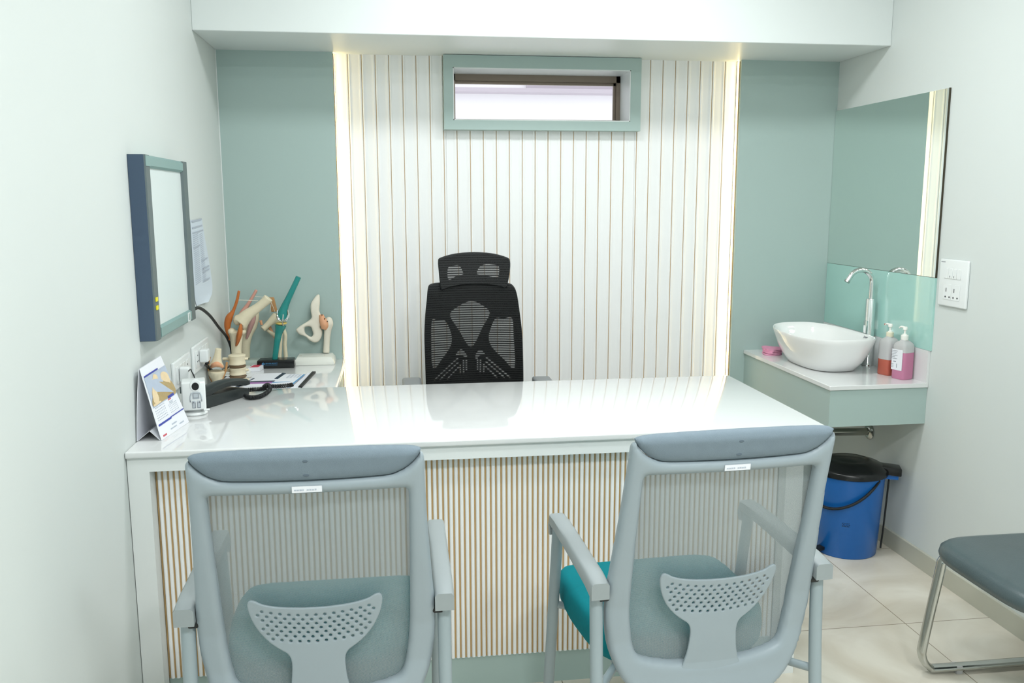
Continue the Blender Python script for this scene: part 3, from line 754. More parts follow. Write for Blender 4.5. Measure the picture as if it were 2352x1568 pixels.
# telephone, long axis at 62 deg
ph = thing('telephone', 'black corded desk telephone lying between the gadget and the bone models', 'telephone', (.125, -.935, ZT), math.radians(60))
PHB = mat('black_phone_plastic', (38, 44, 45), .38, var=.05)
# local: x along the length, -y faces the room
prof = [(-.100, .0), (.098, .0), (.102, .012), (.098, .026), (.05, .034), (-.03, .036), (-.092, .040), (-.104, .036), (-.106, .012)]
bm = loft(B(), [[(x, y, z) for x, z in prof] for y in (-.042, .042)]); bev(bm, .003, 2)
obj('base', bm, PHB, ph, local=True)
cr = []
for k in range(25):
    t = k/24; x = -.108+.218*t; zc = .045+.015*math.sin(math.pi*t)**.8; hh = .010+.012*abs(2*t-1)**2.2
    zc -= .0015*0
    top = zc+.008; bot = max(zc-hh*1.25, .041 if .18 < t < .82 else .0365-(.002 if t > .9 else 0))
    wd = .021+.004*abs(2*t-1)
    cr.append([(x, y*wd, z) for y, z in ((-1, bot+.002), (-1, top-.006), (-.6, top), (.6, top), (1, top-.006), (1, bot+.002), (.8, bot), (-.8, bot))])
bm = loft(B(), [[(x, y-.014, z) for x, y, z in r] for r in cr]); 
obj('handset', bm, PHB, ph, local=True, angle=.8)
bm = B()
for i in range(3):
    for j in range(4): box(bm, -.03+j*.02, -.018+j*.02, .014+i*.009, .020+i*.009, .034, .0375)
obj('keypad', bm, VB_GREY, ph, smooth=False, local=True)
# coiled cord
def coil(path, r, n_, wr):
    P = crom(path, 24); L = len(P); pts = []
    up = Vector((0, 0, 1))
    for i in range(L):
        p = Vector(P[i]); q = Vector(P[min(i+1, L-1)])-Vector(P[max(i-1, 0)]); q.normalize(); s = q.cross(up).normalized(); u = s.cross(q)
        pts.append((p, s, u))
    out = []; N_ = n_*10
    for k in range(N_+1):
        f = k/N_*(L-1); i = min(int(f), L-2); fr_ = f-i; p = pts[i][0].lerp(pts[i+1][0], fr_); a = 2*math.pi*k/10
        out.append(p+pts[i][1]*math.cos(a)*r+pts[i][2]*math.sin(a)*r)
    return tube(B(), out, wr, 6)
zc = ZT+.0085
cord = [(.205, -.905, zc), (.225, -.935, zc), (.252, -.925, zc), (.268, -.87, zc), (.272, -.825, zc+.004), (.262, -.80, zc+.012), (.250, -.80, zc+.006), (.262, -.815, zc+.01), (.30, -.79, zc+.004), (.34, -.765, zc+.003)]
obj('cord', coil(cord, .0056, 74, .0021), BLACKP, ph)
bm = coil([(.19, -.845, zc+.004), (.215, -.822, zc+.002), (.24, -.812, zc+.001), (.258, -.81, zc+.003)], .0056, 16, .0021)
obj('cord', bm, BLACKP, ph)

# ================================================================== BONE MODELS on the side counter
# local drawings: units of 1/545 m measured from a base point, x right, z up, with real depth
def stand(parent, x0, x1, y0, y1, h, m, tap=.012):
    bm = loft(B(), [[(x0, y0, ZR), (x1, y0, ZR), (x1, y1, ZR), (x0, y1, ZR)], [(x0+tap*.3, y0+tap*.3, ZR+h*.55), (x1-tap*.3, y0+tap*.3, ZR+h*.55), (x1-tap*.3, y1-tap*.3, ZR+h*.55), (x0+tap*.3, y1-tap*.3, ZR+h*.55)], [(x0+tap, y0+tap, ZR+h), (x1-tap, y0+tap, ZR+h), (x1-tap, y1-tap, ZR+h), (x0+tap, y1-tap, ZR+h)]])
    bev(bm, .0015, 2)
    return obj('stand', bm, m, parent)
def at(px, py, y):
    """point on the plane y of a model, px/py in drawing units (see the outline sketches)"""
    s = (y+3.82)/(3.72*545)
    x = .2160+(px-640-(py-720)*(640-1212)/13200*-1*0)*s+(.1)*0
    return x, y, .936-(py-720)*s
def P3(px, py, y, dx=0):
    # lateral and vertical scale of a drawing at depth y, anchored on the counter's left end
    k = (3.7677+y)/3.6677
    x = .6995+(.2160-.6995)*k+(px-640)/545*k-(py-720)*.042/545*k+dx
    z = 1.3916+(.936-1.3916)*k-(py-720)/543*k
    return (x, y, z)
# 1 knee with orange ligaments
yy = -.22
m1 = thing('knee_joint_model', 'cream bent knee joint model with orange tendons, at the left wall corner', 'anatomical model', (.07, yy, ZR))
stand(m1, .016, .115, yy-.05, yy+.05, .016, WHITEB)
bm = B(); tube(bm, [P3(548, 838, yy), P3(547, 800, yy), P3(547, 772, yy), P3(545, 758, yy)], [.0205, .020, .025, .030], 14, 4); ell(bm, P3(537, 757, yy), (.016, .020, .012)); ell(bm, P3(560, 760, yy), (.016, .020, .012))
organic(obj('shin_bone', bm, BONE, m1), .0028)
bm = B(); tube(bm, [P3(557, 738, yy), P3(572, 722, yy), P3(594, 706, yy), P3(611, 692, yy), P3(618, 684, yy)], [.031, .024, .0185, .0185, .020], 14, 4)
ell(bm, P3(551, 733, yy), (.019, .024, .022)); ell(bm, P3(564, 745, yy), (.013, .022, .016))
organic(obj('thigh_bone', bm, BONE, m1), .0028)
bm = B(); tube(bm, [P3(554, 667, yy), P3(549, 690, yy), P3(541, 712, yy), P3(532, 727, yy), P3(528, 745, yy), P3(530, 765, yy), P3(533, 778, yy)], [.0055, .006, .007, .014, .013, .008, .005], 12, 4)
organic(obj('quadriceps_tendon', bm, ORANGE, m1), .0022)
bm = B(); tube(bm, [P3(557, 742, yy-.028), P3(556, 755, yy-.03), P3(553, 770, yy-.03), P3(549, 785, yy-.026), P3(547, 790, yy-.022)], [.007, .018, .020, .012, .008], 12, 4, flat=.5)
obj('ligament', bm, ORANGE, m1)
bm = tube(B(), [P3(550, 688, yy), P3(595, 690, yy)], .0012, 6); tube(bm, [P3(551, 688, yy), P3(546, 703, yy)], .0012, 6)
obj('wire', bm, BONEW, m1)
# 2 pink muscle model
yy = -.052
m2 = thing('knee_muscle_model', 'bone model with pink muscle strips on a grey stand behind the cream knee', 'anatomical model', (.10, yy, ZR))
stand(m2, .050, .165, yy-.046, yy+.046, .02, GREYB)
bm = B(); tube(bm, [P3(566, 820, yy), P3(567, 790, yy), P3(571, 765, yy), P3(580, 745, yy), P3(586, 725, yy), P3(590, 712, yy)], [.020, .020, .023, .025, .022, .014], 14, 4)
organic(obj('bone', bm, BONE, m2), .003)
bm = B(); tube(bm, [P3(592, 666, yy), P3(583, 682, yy), P3(572, 700, yy), P3(561, 716, yy), P3(554, 730, yy)], [.0065, .0065, .008, .011, .009], 12, 4)
organic(obj('tendon', bm, PINKM, m2), .0024)
bm = B(); tube(bm, [P3(587, 715, yy-.022), P3(584, 732, yy-.03), P3(577, 752, yy-.028), P3(570, 775, yy-.022)], [.008, .019, .018, .008], 14, 4, flat=.55)
obj('muscle', bm, MAUVE, m2)
bm = tube(B(), [P3(585, 680, yy), P3(612, 683, yy)], .001, 6); obj('wire', bm, BONEW, m2)
# 3 elbow
yy = -.053
m3 = thing('elbow_joint_model', 'elbow bone model with two thin forearm bones behind the teal knee', 'anatomical model', (.22, yy, ZR))
stand(m3, .172, .262, yy-.046, yy+.046, .02, GREYB)
for px, dx in ((645, 0), (655, 0)):
    bm = B(); tube(bm, [P3(px-3 if px < 650 else px+1, 819, yy), P3(px-1, 790, yy), P3(px, 770, yy), P3(648, 752, yy)], [.0085, .0075, .0075, .010], 12, 4)
    obj('forearm_bone', bm, BONE, m3)
bm = B(); tube(bm, [P3(605, 755, yy-.03), P3(617, 744, yy-.02), P3(628, 734, yy-.01), P3(636, 728, yy)], [.013, .013, .018, .023], 14, 4); ell(bm, P3(640, 742, yy), (.016, .02, .02)); tube(bm, [P3(614, 757, yy), P3(630, 768, yy), P3(646, 780, yy)], [.006, .009, .009], 10, 3)
organic(obj('upper_arm_bone', bm, BONE, m3), .003)
bm = B(); q = psdf([P3(*p, yy)[::2] for p in ((617, 683), (630, 683), (637, 712), (636, 716), (624, 716), (622, 700))])
sheet(bm, q, .14, .26, .9, 1.04, .0025, lambda u, v, w: (u, yy-w, v), .010, rnd=.004)
obj('ligament_band', bm, TANM, m3)
bm = B(); tube(bm, [P3(600, 735, yy-.01), P3(603, 745, yy-.01)], [.006, .005], 8); tube(bm, [P3(620, 750, yy+.01), P3(628, 768, yy), P3(634, 778, yy)], [.007, .006, .004], 8, 3)
obj('ligament', bm, PEACH, m3)
bm = B(); tube(bm, [P3(624, 694, yy-.01), P3(621, 718, yy-.012)], .001, 6); tube(bm, [P3(624, 694, yy-.01), P3(632, 716, yy-.012)], .001, 6); obj('wire', bm, BONEW, m3)
# 4 teal knee on the black stand
yy = -.145
m4 = thing('clear_knee_model', 'transparent teal knee implant model standing on a black plinth', 'anatomical model', (.20, yy, ZR))
x0, x1 = P3(592, 845, yy-.035)[0], P3(675, 845, yy-.035)[0]
bm = B(); box(bm, x0, x1, yy-.035, yy+.035, ZR, ZR+.034)
for v in bm.verts:
    if v.co.z > ZR+.01 and v.co.y > yy: v.co.x += .004 if v.co.x < .2 else -.004
bev(bm, .005, 3); pb = obj('plinth', bm, BLACKG, m4)
zq = ZR+.020; ql = lambda dx: x0+dx
bm = B(); quadbox(bm, (x0+.020, yy-.0356, zq-.003), (.0045, 0, 0), (0, 0, .001), (0, .001, 0)); bm.free()
bm = lathe(B(), [(.0055, 0), (.0055, .0008)], (0, 0, 0), 24); bm.transform(Matrix.Translation((x0+.0255, yy-.0351, zq)) @ Matrix.Rotation(math.pi/2, 4, 'X'))
obj('logo_disc', bm, LOGOBLUE, pb)
text('logo_letter', 'Z', .010, (x0+.0225, yy-.0362, zq-.0035), (1, 0, 0), (.15, 0, 1), BLACKG, pb)
text('plinth_lettering', 'ZIMMER BIOMET', .0066, (x0+.034, yy-.0356, zq-.0005), (1, 0, 0), (0, 0, 1), LOGOBLUE, pb)
obj('plinth_line', box(B(), x0+.034, x0+.082, yy-.0358, yy-.0348, zq-.0055, zq-.0045), LOGOBLUE, pb, smooth=False)
bm = B(); tube(bm, [P3(631, 827, yy), P3(635, 795, yy), P3(640, 765, yy), P3(643, 752, yy), P3(644, 746, yy)], [.0115, .012, .015, .021, .024], 20, 4)
obj('lower_bone', bm, TEALG, m4)
bm = B(); tube(bm, [P3(684, 638, yy), P3(672, 664, yy), P3(660, 690, yy), P3(653, 706, yy), P3(649, 722, yy), P3(649, 732, yy)], [.011, .0115, .013, .016, .021, .022], 20, 4)
obj('upper_bone', bm, TEALG, m4)
bm = B()
for sx in (-1, 1):
    tube(bm, [P3(649+sx*11, 712, yy-.008), P3(649+sx*12.5, 724, yy-.014), P3(649+sx*9, 733, yy-.020), P3(649+sx*3, 737, yy-.018)], [.003, .0045, .005, .004], 8, 4)
tube(bm, [P3(650, 722, yy-.022), P3(649, 738, yy-.024), P3(650, 748, yy-.02)], .0022, 8, 3)
obj('metal_implant', bm, CHROME, m4)
obj('cartilage', lathe(B(), [(.020, -.004), (.0225, -.002), (.0225, .002), (.019, .004)], P3(646, 742, yy), 24), YEL, m4)
for dz in (-.007, .007): pass
# 5 hip on the white stand
yy = -.03
m5 = thing('hip_joint_model', 'white hip bone model with ringed pelvis on a white stand, nearest the fluted panel', 'anatomical model', (.36, yy, ZR))
stand(m5, .270, .438, yy-.10, yy+.028, .032, WHITEB, .014)
bm = B()
for px in (691, 744): lathe(bm, [(.002, 0), (.0016, .0006)], (P3(px, 816, yy-.02)[0], yy-.045, ZR+.0322), 10)
obj('screw', bm, TANM, m5)
hy = yy
out = crom([P3(*p, hy)[::2] for p in ((680, 755), (690, 747), (705, 738), (713, 730), (711, 716), (711, 700), (716, 690), (724, 680), (730, 681), (731, 700), (730, 716), (735, 728), (737, 742), (732, 752), (737, 762), (735, 776), (728, 786), (718, 787), (708, 781), (700, 773), (688, 768), (681, 761))], 3, True)
hole = crom([P3(*p, hy)[::2] for p in ((698, 753), (704, 750), (712, 752), (715, 760), (717, 768), (713, 774), (706, 771), (699, 764))], 3, True)
fo5, fh5 = psdf(out), psdf(hole)
bm = sheet(B(), lambda U, V: np.maximum(fo5(U, V), -fh5(U, V)), .26, .43, .78, 1.03, .0025, lambda u, v, w: (u, hy+.35*(v-.93)**2*6*(v > .93)-.5*abs(u-.375)*.3-w, v), .020, rnd=.011, edge=.2)
obj('pelvis', bm, BONEW, m5, angle=1.2)
bm = B(); tube(bm, [P3(746, 812, hy), P3(747, 785, hy), P3(749, 760, hy), P3(752, 745, hy), P3(752, 735, hy)], [.0145, .0135, .0155, .018, .013], 14, 4); ell(bm, P3(751, 736, hy), (.014, .014, .012))
organic(obj('thigh_bone', bm, BONEW, m5), .0028)
bm = B(); tube(bm, [P3(734, 724, hy-.008), P3(738, 738, hy-.010), P3(742, 748, hy-.010), P3(740, 758, hy-.010)], [.009, .016, .019, .012], 12, 4)
organic(obj('joint_capsule', bm, PEACH, m5), .0026)
bm = B()
for p in ((736, 725), (742, 734), (740, 742), (748, 740)): ell(bm, P3(*p, hy-.023), (.003, .002, .003), seg=8, rings=6)
obj('capsule_mark', bm, DISC, m5)
# 6 small knee in front
yy = -.50
m6 = thing('small_knee_model', 'small cream knee cross-section model standing right behind the telephone', 'anatomical model', (.05, yy, ZR))
bm = B(); tube(bm, [P3(508, 796, yy), P3(506, 812, yy), P3(504, 826, yy), P3(503, 836, yy)], [.011, .013, .019, .029], 14, 4)
organic(obj('thigh_bone', bm, BONE, m6), .0024)
bm = B(); tube(bm, [P3(503, 847, yy), P3(503, 855, yy), P3(504, 868, yy), P3(504, 880, yy)], [.031, .029, .019, .017], 14, 4)
organic(obj('shin_bone', bm, BONE, m6), .0024)
bm = B(); tube(bm, [P3(492, 838, yy-.012), P3(497, 834, yy-.026), P3(506, 832, yy-.028), P3(517, 839, yy-.016)], [.005, .009, .009, .005], 10, 4)
obj('cartilage', bm, PEACH, m6)
bm = B()
tube(bm, [P3(489, 815, yy), P3(487, 826, yy), P3(485, 842, yy), P3(488, 858, yy), P3(493, 872, yy)], [.004, .0035, .003, .004, .003], 8, 4)
tube(bm, [P3(526, 828, yy), P3(524, 842, yy), P3(519, 858, yy), P3(514, 870, yy)], [.004, .0045, .004, .003], 8, 4)
obj('ligament', bm, TANM, m6)
obj('base', cyl(B(), (P3(504, 880, yy)[0], yy), .03, ZR, ZR+.006), BONE, m6)
# 7 spine
yy = -.47
m7 = thing('spine_segment_model', 'stack of three cream vertebrae with brown discs standing behind the telephone', 'anatomical model', (.10, yy, ZR))
xc = P3(549, 840, yy)[0]
def vertebra(za, zb, r):
    zm = (za+zb)/2; bm = lathe(B(), [(r*.9, za), (r, za+.003), (r*.86, zm), (r, zb-.003), (r*.9, zb)], (xc, yy, 0), 28)
    for sx in (-1,): tube(bm, [(xc+sx*r*.7, yy+.006, zm), (xc+sx*(r+.012), yy+.01, zm+.002), (xc+sx*(r+.020), yy+.012, zm+.001)], [.007, .0055, .0065], 10, 3)
    tube(bm, [(xc+r*.7, yy+.01, zm), (xc+(r+.006), yy+.014, zm)], [.006, .005], 10)
    tube(bm, [(xc, yy+r*.5, zm), (xc, yy+r+.02, zm-.004)], [.012, .006], 10)
    return bm
zz = [P3(549, p, yy)[2] for p in (811, 834, 840, 857, 864, 884)]
for a, b in ((1, 0), (3, 2), (5, 4)): obj('vertebra', vertebra(max(zz[a], ZR+.001), zz[b], .0315), BONE, m7, angle=.9)
for a, b in ((2, 1), (4, 3)): obj('disc', lathe(B(), [(.027, zz[a]), (.0325, (zz[a]+zz[b])/2), (.027, zz[b])], (xc, yy, 0), 28), DISC, m7)

# ================================================================== STATIONERY on the side counter
def pad(name, label, cat, pts, h, m, z0=ZR, extra=None):
    t = thing(name, label, cat, (pts[0][0], pts[0][1], z0))
    bm = loft(B(), [[(x, y, z0+.0003) for x, y in pts], [(x, y, z0+h) for x, y in pts]])
    o = obj('body', bm, m, t, smooth=False)
    return t, o
t, o = pad('binder', 'dark navy binder with a white sheet under the small bone models', 'binder', [(.004, -.70), (.075, -.70), (.155, -.40), (.03, -.34), (.004, -.34)], .006, NAVY)
obj('sheet', loft(B(), [[(x, y, z) for x, y in ((.02, -.66), (.075, -.68), (.15, -.41), (.045, -.36))] for z in (ZR+.0065, ZR+.0075)]), PAPER, t, smooth=False)
m6.location.z += 0
t, o = pad('brochure', 'white brochure with a dark and purple border beside the spine model', 'brochure', [(.135, -.535), (.245, -.525), (.245, -.30), (.14, -.30)], .004, PAPER)
bm = B(); box(bm, .138, .238, -.470, -.450, ZR+.004, ZR+.0045); obj('dark_band', bm, NAVY, t, smooth=False)
bm = B(); box(bm, .138, .232, -.500, -.470, ZR+.004, ZR+.0045); obj('purple_band', bm, PURPLE, t, smooth=False)
t, o = pad('pocket_card', 'small black strip of a card between the brochure and the blue-edged leaflet', 'card', [(.232, -.42), (.246, -.42), (.262, -.32), (.248, -.31)], .0065, NAVY)
t, o = pad('leaflet', 'white printed leaflet with a blue right edge on the side counter', 'leaflet', [(.220, -.60), (.306, -.60), (.340, -.35), (.262, -.34)], .003, PAPER, ZR+.0001)
t.location.z += .004
bm = B(); loft(bm, [[(x, y, z) for x, y in ((.300, -.60), (.307, -.60), (.341, -.36), (.335, -.36))] for z in (ZR+.0033, ZR+.0037)]); obj('blue_edge', bm, LOGOBLUE, t, smooth=False)
bm = B()
for r in range(9):
    for c_ in range(5):
        if c_ == 2 and r % 3 == 0: continue
        y = -.42+r*.008; x = .252+c_*.013+(y+.6)*.12; box(bm, x, x+.009, y, y+.0018, ZR+.0033, ZR+.0036)
obj('print', bm, LIGHTINK, t, smooth=False)
bm = B(); loft(bm, [[(x, y, z) for x, y in ((.232, -.51), (.29, -.495), (.30, -.49), (.236, -.495))] for z in (ZR+.0033, ZR+.0037)]); obj('blue_swoosh', bm, LOGOBLUE, t, smooth=False)
t, o = pad('folder', 'cream folder with a black spine lying at the counter edge', 'folder', [(.31, -.60), (.345, -.60), (.372, -.30), (.345, -.30)], .0025, PAPER)
bm = B(); loft(bm, [[(x, y, z) for x, y in ((.338, -.585), (.350, -.585), (.376, -.30), (.362, -.30))] for z in (ZR+.0004, ZR+.007)]); obj('spine', bm, BLACKP, t, smooth=False)
t, o = pad('carton', 'small white and red printed box between the spine model and the black plinth', 'box', [(.105, -.235), (.150, -.235), (.158, -.17), (.115, -.165)], .016, PAPER)
bm = B(); loft(bm, [[(x, y, z) for x, y in ((.110, -.228), (.142, -.228), (.149, -.18), (.120, -.175))] for z in (ZR+.0162, ZR+.0167)]); obj('red_print', bm, REDBOX, t, smooth=False)

# ================================================================== WASHBASIN CORNER
VX, VY, VZ = 2.279, -.8104, .7152
va = thing('vanity_unit', 'wall-hung sage green vanity with white stone top in the right corner', 'vanity', (2.47, -.4, .56))
obj('countertop', bev(box(B(), VX, W-.0005, VY, -.0005, VZ-.017, VZ), .0015, 1), QUARTZ, va)
obj('body', box(B(), VX+.006, W-.0005, VY+.006, -.001, .558, VZ-.0172), SAGE, va, smooth=False)
obj('upstand', box(B(), W-.010, W-.0005, VY+.002, -.001, VZ, .838), QUARTZ, va, smooth=False)
sp = thing('glass_splashback', 'pale aqua glass splashback on the right wall above the basin', 'splashback', (W, -.4, .84))
obj('glass', box(B(), W-.008, W-.0003, VY-.004, -.001, .8385, 1.110), GLASSTEAL, sp, smooth=False)
mi_ = thing('wall_mirror', 'large frameless mirror on the right wall above the aqua splashback', 'mirror', (W, -.4, 1.11))
obj('mirror_glass', box(B(), W-.0075, W-.001, -.812, -.001, 1.1115, 1.786), MIRROR, mi_, smooth=False)
bm = box(B(), W-.0076, W-.0008, -.8145, -.812, 1.1105, 1.787); box(bm, W-.0076, W-.0008, -.8145, -.001, 1.1103, 1.1115)
obj('mirror_edge', bm, DARKEDGE, mi_, smooth=False)
# basin
bs = thing('washbasin', 'white oval ceramic vessel basin standing on the vanity top', 'washbasin', (2.452, -.395, VZ))
def sring(ax, ay, z, e=.72, cx=2.452, cy=-.395, n_=64, tilt=0):
    out = []
    for k in range(n_):
        th = 2*math.pi*k/n_; c_, s_ = math.cos(th), math.sin(th)
        out.append((cx+ax*math.copysign(abs(c_)**e, c_), cy+ay*math.copysign(abs(s_)**e, s_), z+tilt*math.cos(2*th)))
    return out
H = .140
rings = [sring(.095, .165, VZ+.0005), sring(.104, .176, VZ+.004), sring(.126, .208, VZ+.04), sring(.142, .236, VZ+.08), sring(.153, .257, VZ+H-.020), sring(.156, .264, VZ+H-.004, tilt=-.003), sring(.155, .263, VZ+H, tilt=-.004), sring(.150, .258, VZ+H-.001, tilt=-.004), sring(.144, .248, VZ+H-.02), sring(.130, .222, VZ+H-.06), sring(.10, .17, VZ+.035), sring(.05, .09, VZ+.022), sring(.022, .022, VZ+.020, e=1)]
obj('bowl', loft(B(), rings), CERAMIC, bs, angle=1.4)
obj('drain', lathe(B(), [(.022, .0), (.022, .003), (.012, .004)], (2.452, -.395, VZ+.0205)), CHROME, bs)
text('brand_print', 'Jaquar', .013, (2.5925, -.475, VZ+.124), (0, -1, 0), (.22, 0, 1), INK, bs)
# tap
tp = thing('basin_tap', 'tall chrome gooseneck tap behind the white basin', 'tap', (2.634, -.44, VZ))
tx, ty = 2.634, -.442
bm = lathe(B(), [(.024, 0), (.024, .006), (.021, .010), (.0195, .012), (.0195, .275), (.018, .279), (.0125, .280)], (tx, ty, VZ), 28)
obj('body', bm, CHROME, tp)
pts = [(tx, ty, VZ+.27), (tx, ty, VZ+.33)]
for k in range(11):
    a = math.pi*k/10*.86; R = .052
    pts.append((tx-R+R*math.cos(a), ty-.0, VZ+.345+R*math.sin(a)))
e_ = Vector(pts[-1]); d_ = (e_-Vector(pts[-2])).normalized(); pts.append(tuple(e_+d_*.016))
obj('spout', tube(B(), pts, .0105, 16, 2), CHROME, tp)
obj('aerator', tube(B(), [e_+d_*.014, e_+d_*.022], .0112, 16), STEEL, tp)
obj('lever', bev(box(B(), tx-.0235, tx-.0185, ty-.016, ty+.006, VZ+.12, VZ+.19), .003), CHROME, tp)
# pink cloth
ct = B()
for k in range(4):
    rr = [(2.315+.006*k, -.155), (2.335, -.085+.004*k), (2.385, -.065), (2.405, -.10), (2.395, -.15), (2.35, -.175)]
    q = crom(rr, 4, True); z = VZ+.001+k*.0065
    loft(ct, [[(float(a)+.002*math.sin(i*1.7+k), float(b)+.002*math.cos(i*1.3), z+.002*math.sin(i*.9+k)*(k > 0)+dz) for i, (a, b) in enumerate(q)] for dz in (.0, .0055)])
cl = obj('folded_cloth', ct, PINKC); tag(cl, 'folded pink cloth lying on the vanity left of the white basin', 'cloth')
# soap bottles
def bottle(cx, cy, rot, hb, fill, liq, pump, label, withlabel, hw=.031, hd=.030):
    t = thing('soap_bottle', label, 'soap bottle', (cx, cy, VZ), rot, 'pump bottles on the vanity')
    def rr(kx, ky, z, e=.45):
        return [(hw*kx*math.copysign(abs(math.cos(a))**e, math.cos(a)), hd*ky*math.copysign(abs(math.sin(a))**e, math.sin(a)), z) for a in [2*math.pi*i/32 for i in range(32)]]
    rings = [rr(.93, .93, .0003), rr(1, 1, .004), rr(1, 1, fill)]
    obj('liquid', loft(B(), rings), liq, t, local=True)
    rings = [rr(1, 1, fill+.0003), rr(1, 1, hb-.016), rr(.93, .95, hb-.006), rr(.72, .8, hb+.001), rr(.42, .62, hb+.007, .7), rr(.34, .5, hb+.012, 1)]
    obj('bottle_top', loft(B(), rings), CLEAR, t, local=True)
    c_ = lathe(B(), [(.0135, hb+.010), (.0138, hb+.012), (.0138, hb+.027), (.0125, hb+.0285)], (0, 0, 0), 24)
    obj('cap', c_, pump, t, local=True)
    bm = lathe(B(), [(.009, hb+.0285), (.009, hb+.032), (.004, hb+.034), (.004, hb+.047), (.0085, hb+.049), (.0085, hb+.059), (.007, hb+.061)], (0, 0, 0), 20)
    obj('pump_stem', bm, PUMP, t, local=True)
    bm = B(); tube(bm, [(0, 0, hb+.057), (-.018, 0, hb+.0585), (-.026, 0, hb+.053)], [.0048, .004, .0032], 10, 4)
    nz = obj('nozzle', bm, PUMP, t, local=True)
    if withlabel:
        lb = obj('label', bev(box(B(), -.027, .022, -hd-.0012, -hd-.0002, .035, .115), .0004, 1), PAPER, t, local=True)
        bm = B()
        for k in range(6): box(bm, -.030, random.uniform(-.012, 0), -hd-.0016, -hd-.0011, .108-k*.006, .1094-k*.006)
        box(bm, -.018, -.006, -hd-.0016, -hd-.0011, .066, .069)
        for k in range(3): box(bm, -.030, -.016, -hd-.0016, -hd-.0011, .056-k*.006, .0574-k*.006)
        box(bm, -.003, -.001, -hd-.0016, -hd-.0011, .044, .060)
        obj('label_print', bm, INK, lb, smooth=False, local=True)
    else:
        obj('orange_tip', ell(B(), (-.027, 0, hb+.0555), (.004, .004, .004), seg=10, rings=6), SOAP_O, nz, local=True)
    return t
bottle(2.624, -.712, math.radians(-72), .140, .104, SOAP_P, PUMP, 'pump bottle of pink liquid soap with a white label', True)
bottle(2.614, -.628, math.radians(-76), .140, .062, SOAP_O, CREAMP, 'pump bottle less than half full of orange-red soap, by the basin', False)
# waste pipe under the vanity
wp = thing('waste_pipe', 'metal waste pipe running under the vanity into the right wall', 'pipe', (2.45, -.4, .43))
obj('pipe', tube(B(), [(2.452, -.40, .557), (2.452, -.40, .46), (2.42, -.405, .425), (2.50, -.42, .428), (W-.012, -.432, .428)], .016, 14, 3), PIPE, wp)
bm = lathe(B(), [(.034, 0), (.034, .004), (.022, .014), (.018, .014)], (0, 0, 0), 24); bm.transform(Matrix.Translation((W-.0005, -.432, .428)) @ Matrix.Rotation(-math.pi/2, 4, 'Y'))
obj('flange', bm, STEEL, wp)
# switch plate on the right wall
sw = thing('switch_plate', 'tall white switch and socket plate beside the mirror', 'socket', (W, -.918, 1.016))
obj('plate', bev(box(B(), W-.011, W, -.998, -.840, 1.016, 1.184), .005, 3), SOCKET, sw)
bm = B()
for k in range(4): box(bm, W-.0135, W-.011, -.965+k*.0235, -.943+k*.0235, 1.116, 1.152)
for k in range(2): box(bm, W-.0125, W-.011, -.965+k*.048, -.920+k*.048, 1.040, 1.096)
obj('switch_module', bev(bm, .0008, 1), SOCKET, sw)
bm = B()
for k in range(4): lathe_x(bm, W-.0128, -.955+k*.0225, 1.050, .0032)
for k in range(2):
    box(bm, W-.0132, W-.0122, -.934+k*.045-.0015, -.934+k*.045+.0015, 1.068, 1.082)
    box(bm, W-.0140, W-.0132, -.928+k*.022-.001, -.928+k*.022+.001, 1.120, 1.127)
obj('socket_holes', bm, DARKDOT, sw)
obj('brand_strip', box(B(), W-.0113, W-.0109, -.872, -.848, 1.172, 1.1745), INK, sw, smooth=False)

# ================================================================== PEDAL BIN
bx, byy = 2.478, -.625
bn = thing('pedal_bin', 'blue pedal bin with a black lid under the washbasin vanity', 'bin', (bx, byy, 0))
obj('bucket', lathe(B(), [(.118, 0), (.1215, .004), (.137, .312), (.140, .320), (.140, .328), (.132, .328)], (bx, byy, 0), 48), BLUE, bn)
obj('lid', lathe(B(), [(.144, .325), (.148, .328), (.148, .343), (.143, .350), (.120, .363), (.09, .371), (.078, .376), (.070, .375), (.055, .379), (.001, .381)], (bx, byy, 0), 48), BLACKG, bn)
hd = Vector((.72, .10, 0)).normalized()
def bp_(r, z, a): return (bx+r*math.cos(a), byy+r*math.sin(a), z)
aH = -.40
bm = B(); 
for k in (0,):
    c0, s0 = math.cos(aH), math.sin(aH)
    quadbox(bm, (bx+.11*c0+.035*s0, byy+.11*s0-.035*c0, .330), (.082*c0, .082*s0, -.006), (-.07*s0, .07*c0, 0), (0, 0, .032))
obj('hinge', bev(bm, .006, 2), BLACKG, bn)
bm = B(); quadbox(bm, (bx+.135*c0+.022*s0, byy+.135*s0-.022*c0, .308), (.048*c0, .048*s0, 0), (-.044*s0, .044*c0, 0), (0, 0, .022)); obj('hinge_bracket', bev(bm, .003), BLUE, bn)
ar_ = -.72
obj('pedal_rod', tube(B(), [bp_(.150, .315, aH-.1), bp_(.142, .12, aH-.1), bp_(.136, .02, aH-.1)], .0035, 8), BLACKP, bn)
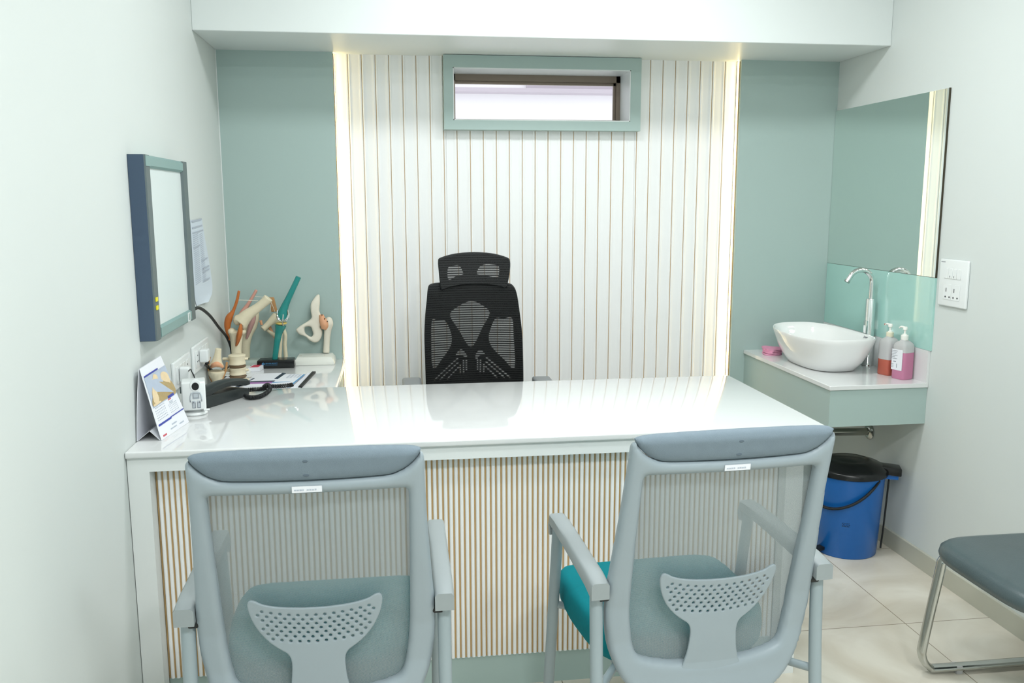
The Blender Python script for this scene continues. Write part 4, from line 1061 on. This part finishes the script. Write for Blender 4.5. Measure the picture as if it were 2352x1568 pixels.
# carrying handle hanging on the front
aF = math.radians(-105)
hp = []
for k in range(17):
    t = k/16; a = math.radians(-180-12)+t*math.radians(180-30); z = .225 if 0 else .215+.075*t - .055*math.sin(math.pi*t); hp.append(bp_(.142+.010*math.sin(math.pi*t), z, a))
a0_, a1_ = math.radians(176), math.radians(296)
hp = []
for k in range(17):
    t = k/16; a = a0_+(a1_-a0_)*t; z = .215+.105*t-.060*math.sin(math.pi*t)*(1-t*.3); hp.append(bp_(.1365+.008*math.sin(math.pi*t), z, a))
obj('handle', tube(B(), hp, .0055, 10, flat=1.3), BLACKP, bn)
bm = ell(B(), bp_(.137, .217, a0_), (.012, .012, .014)); obj('handle_lug', bm, BLUE, bn)
ap = math.radians(205)
bm = B(); quadbox(bm, bp_(.11, .018, ap), (.065*math.cos(ap), .065*math.sin(ap), 0), (.03*math.sin(ap), -.03*math.cos(ap), 0), (0, 0, .014))
obj('pedal', bev(bm, .003), BLACKP, bn)
bm = B(); 
for r in range(3):
    for k in range(5):
        a = math.radians(236+k*2.6+(r == 1)*1.0); box(bm, *[v for q in zip([bp_(.1285, 0, a)[0]-.0012, bp_(.1285, 0, a)[1]-.0012], [bp_(.1285, 0, a)[0]+.0018, bp_(.1285, 0, a)[1]+.0018]) for v in q], .148-r*.006, .1505-r*.006)
obj('moulded_mark', bm, NAVY, bn, smooth=False)

# ================================================================== CHROME CHAIR at the right edge
cc = thing('cantilever_chair', 'chrome sled-base chair with a slate vinyl seat, cut off by the right edge', 'chair', (2.38, -1.77, 0))
rings = []
for z, k in ((.372, .92), (.378, .98), (.395, 1.0), (.412, .985), (.422, .94), (.427, .86)):
    rings.append([(2.420+.222*k*math.copysign(abs(math.cos(a))**.42, math.cos(a)), -1.775+.225*k*math.copysign(abs(math.sin(a))**.42, math.sin(a)), z+.008) for a in [2*math.pi*i/56 for i in range(56)]])
st_ = obj('seat', loft(B(), rings), VINYL, cc, angle=1.3)
for yl in (-1.555, -1.995):
    pts = [(2.60, yl, .372), (2.34, yl, .373), (2.285, yl, .371), (2.262, yl, .355), (2.255, yl, .32), (2.222, yl, .11), (2.220, yl, .060), (2.245, yl, .024), (2.29, yl, .0165), (2.60, yl, .0165)]
    fr_ = obj('leg_frame', tube(B(), pts, .0105, 14, 6, flat=1.7, up=(0, 0, 1)), STEEL, cc)
    obj('floor_glide', bev(box(B(), 2.325, 2.345, yl-.016, yl+.016, 0, .024), .003), CLEAR, fr_)
obj('floor_crossbar', tube(B(), [(2.60, -1.555, .0165), (2.60, -1.995, .0165)], .0095, 12), STEEL, cc)
obj('back_frame', tube(B(), [(2.57, -1.60, .365), (2.605, -1.60, .42), (2.625, -1.60, .80), (2.625, -1.77, .825), (2.625, -1.95, .80), (2.605, -1.95, .42), (2.57, -1.95, .365)], .010, 12, 5), STEEL, cc)
rings = [[(2.603+.012*math.cos(a)+.02*(z-.5), -1.775+.165*math.copysign(abs(math.sin(a))**.5, math.sin(a)), z) for a in [2*math.pi*i/32 for i in range(32)]] for z in (.50, .51, .6, .7, .79, .80)]
obj('backrest', loft(B(), rings), VINYL, cc)
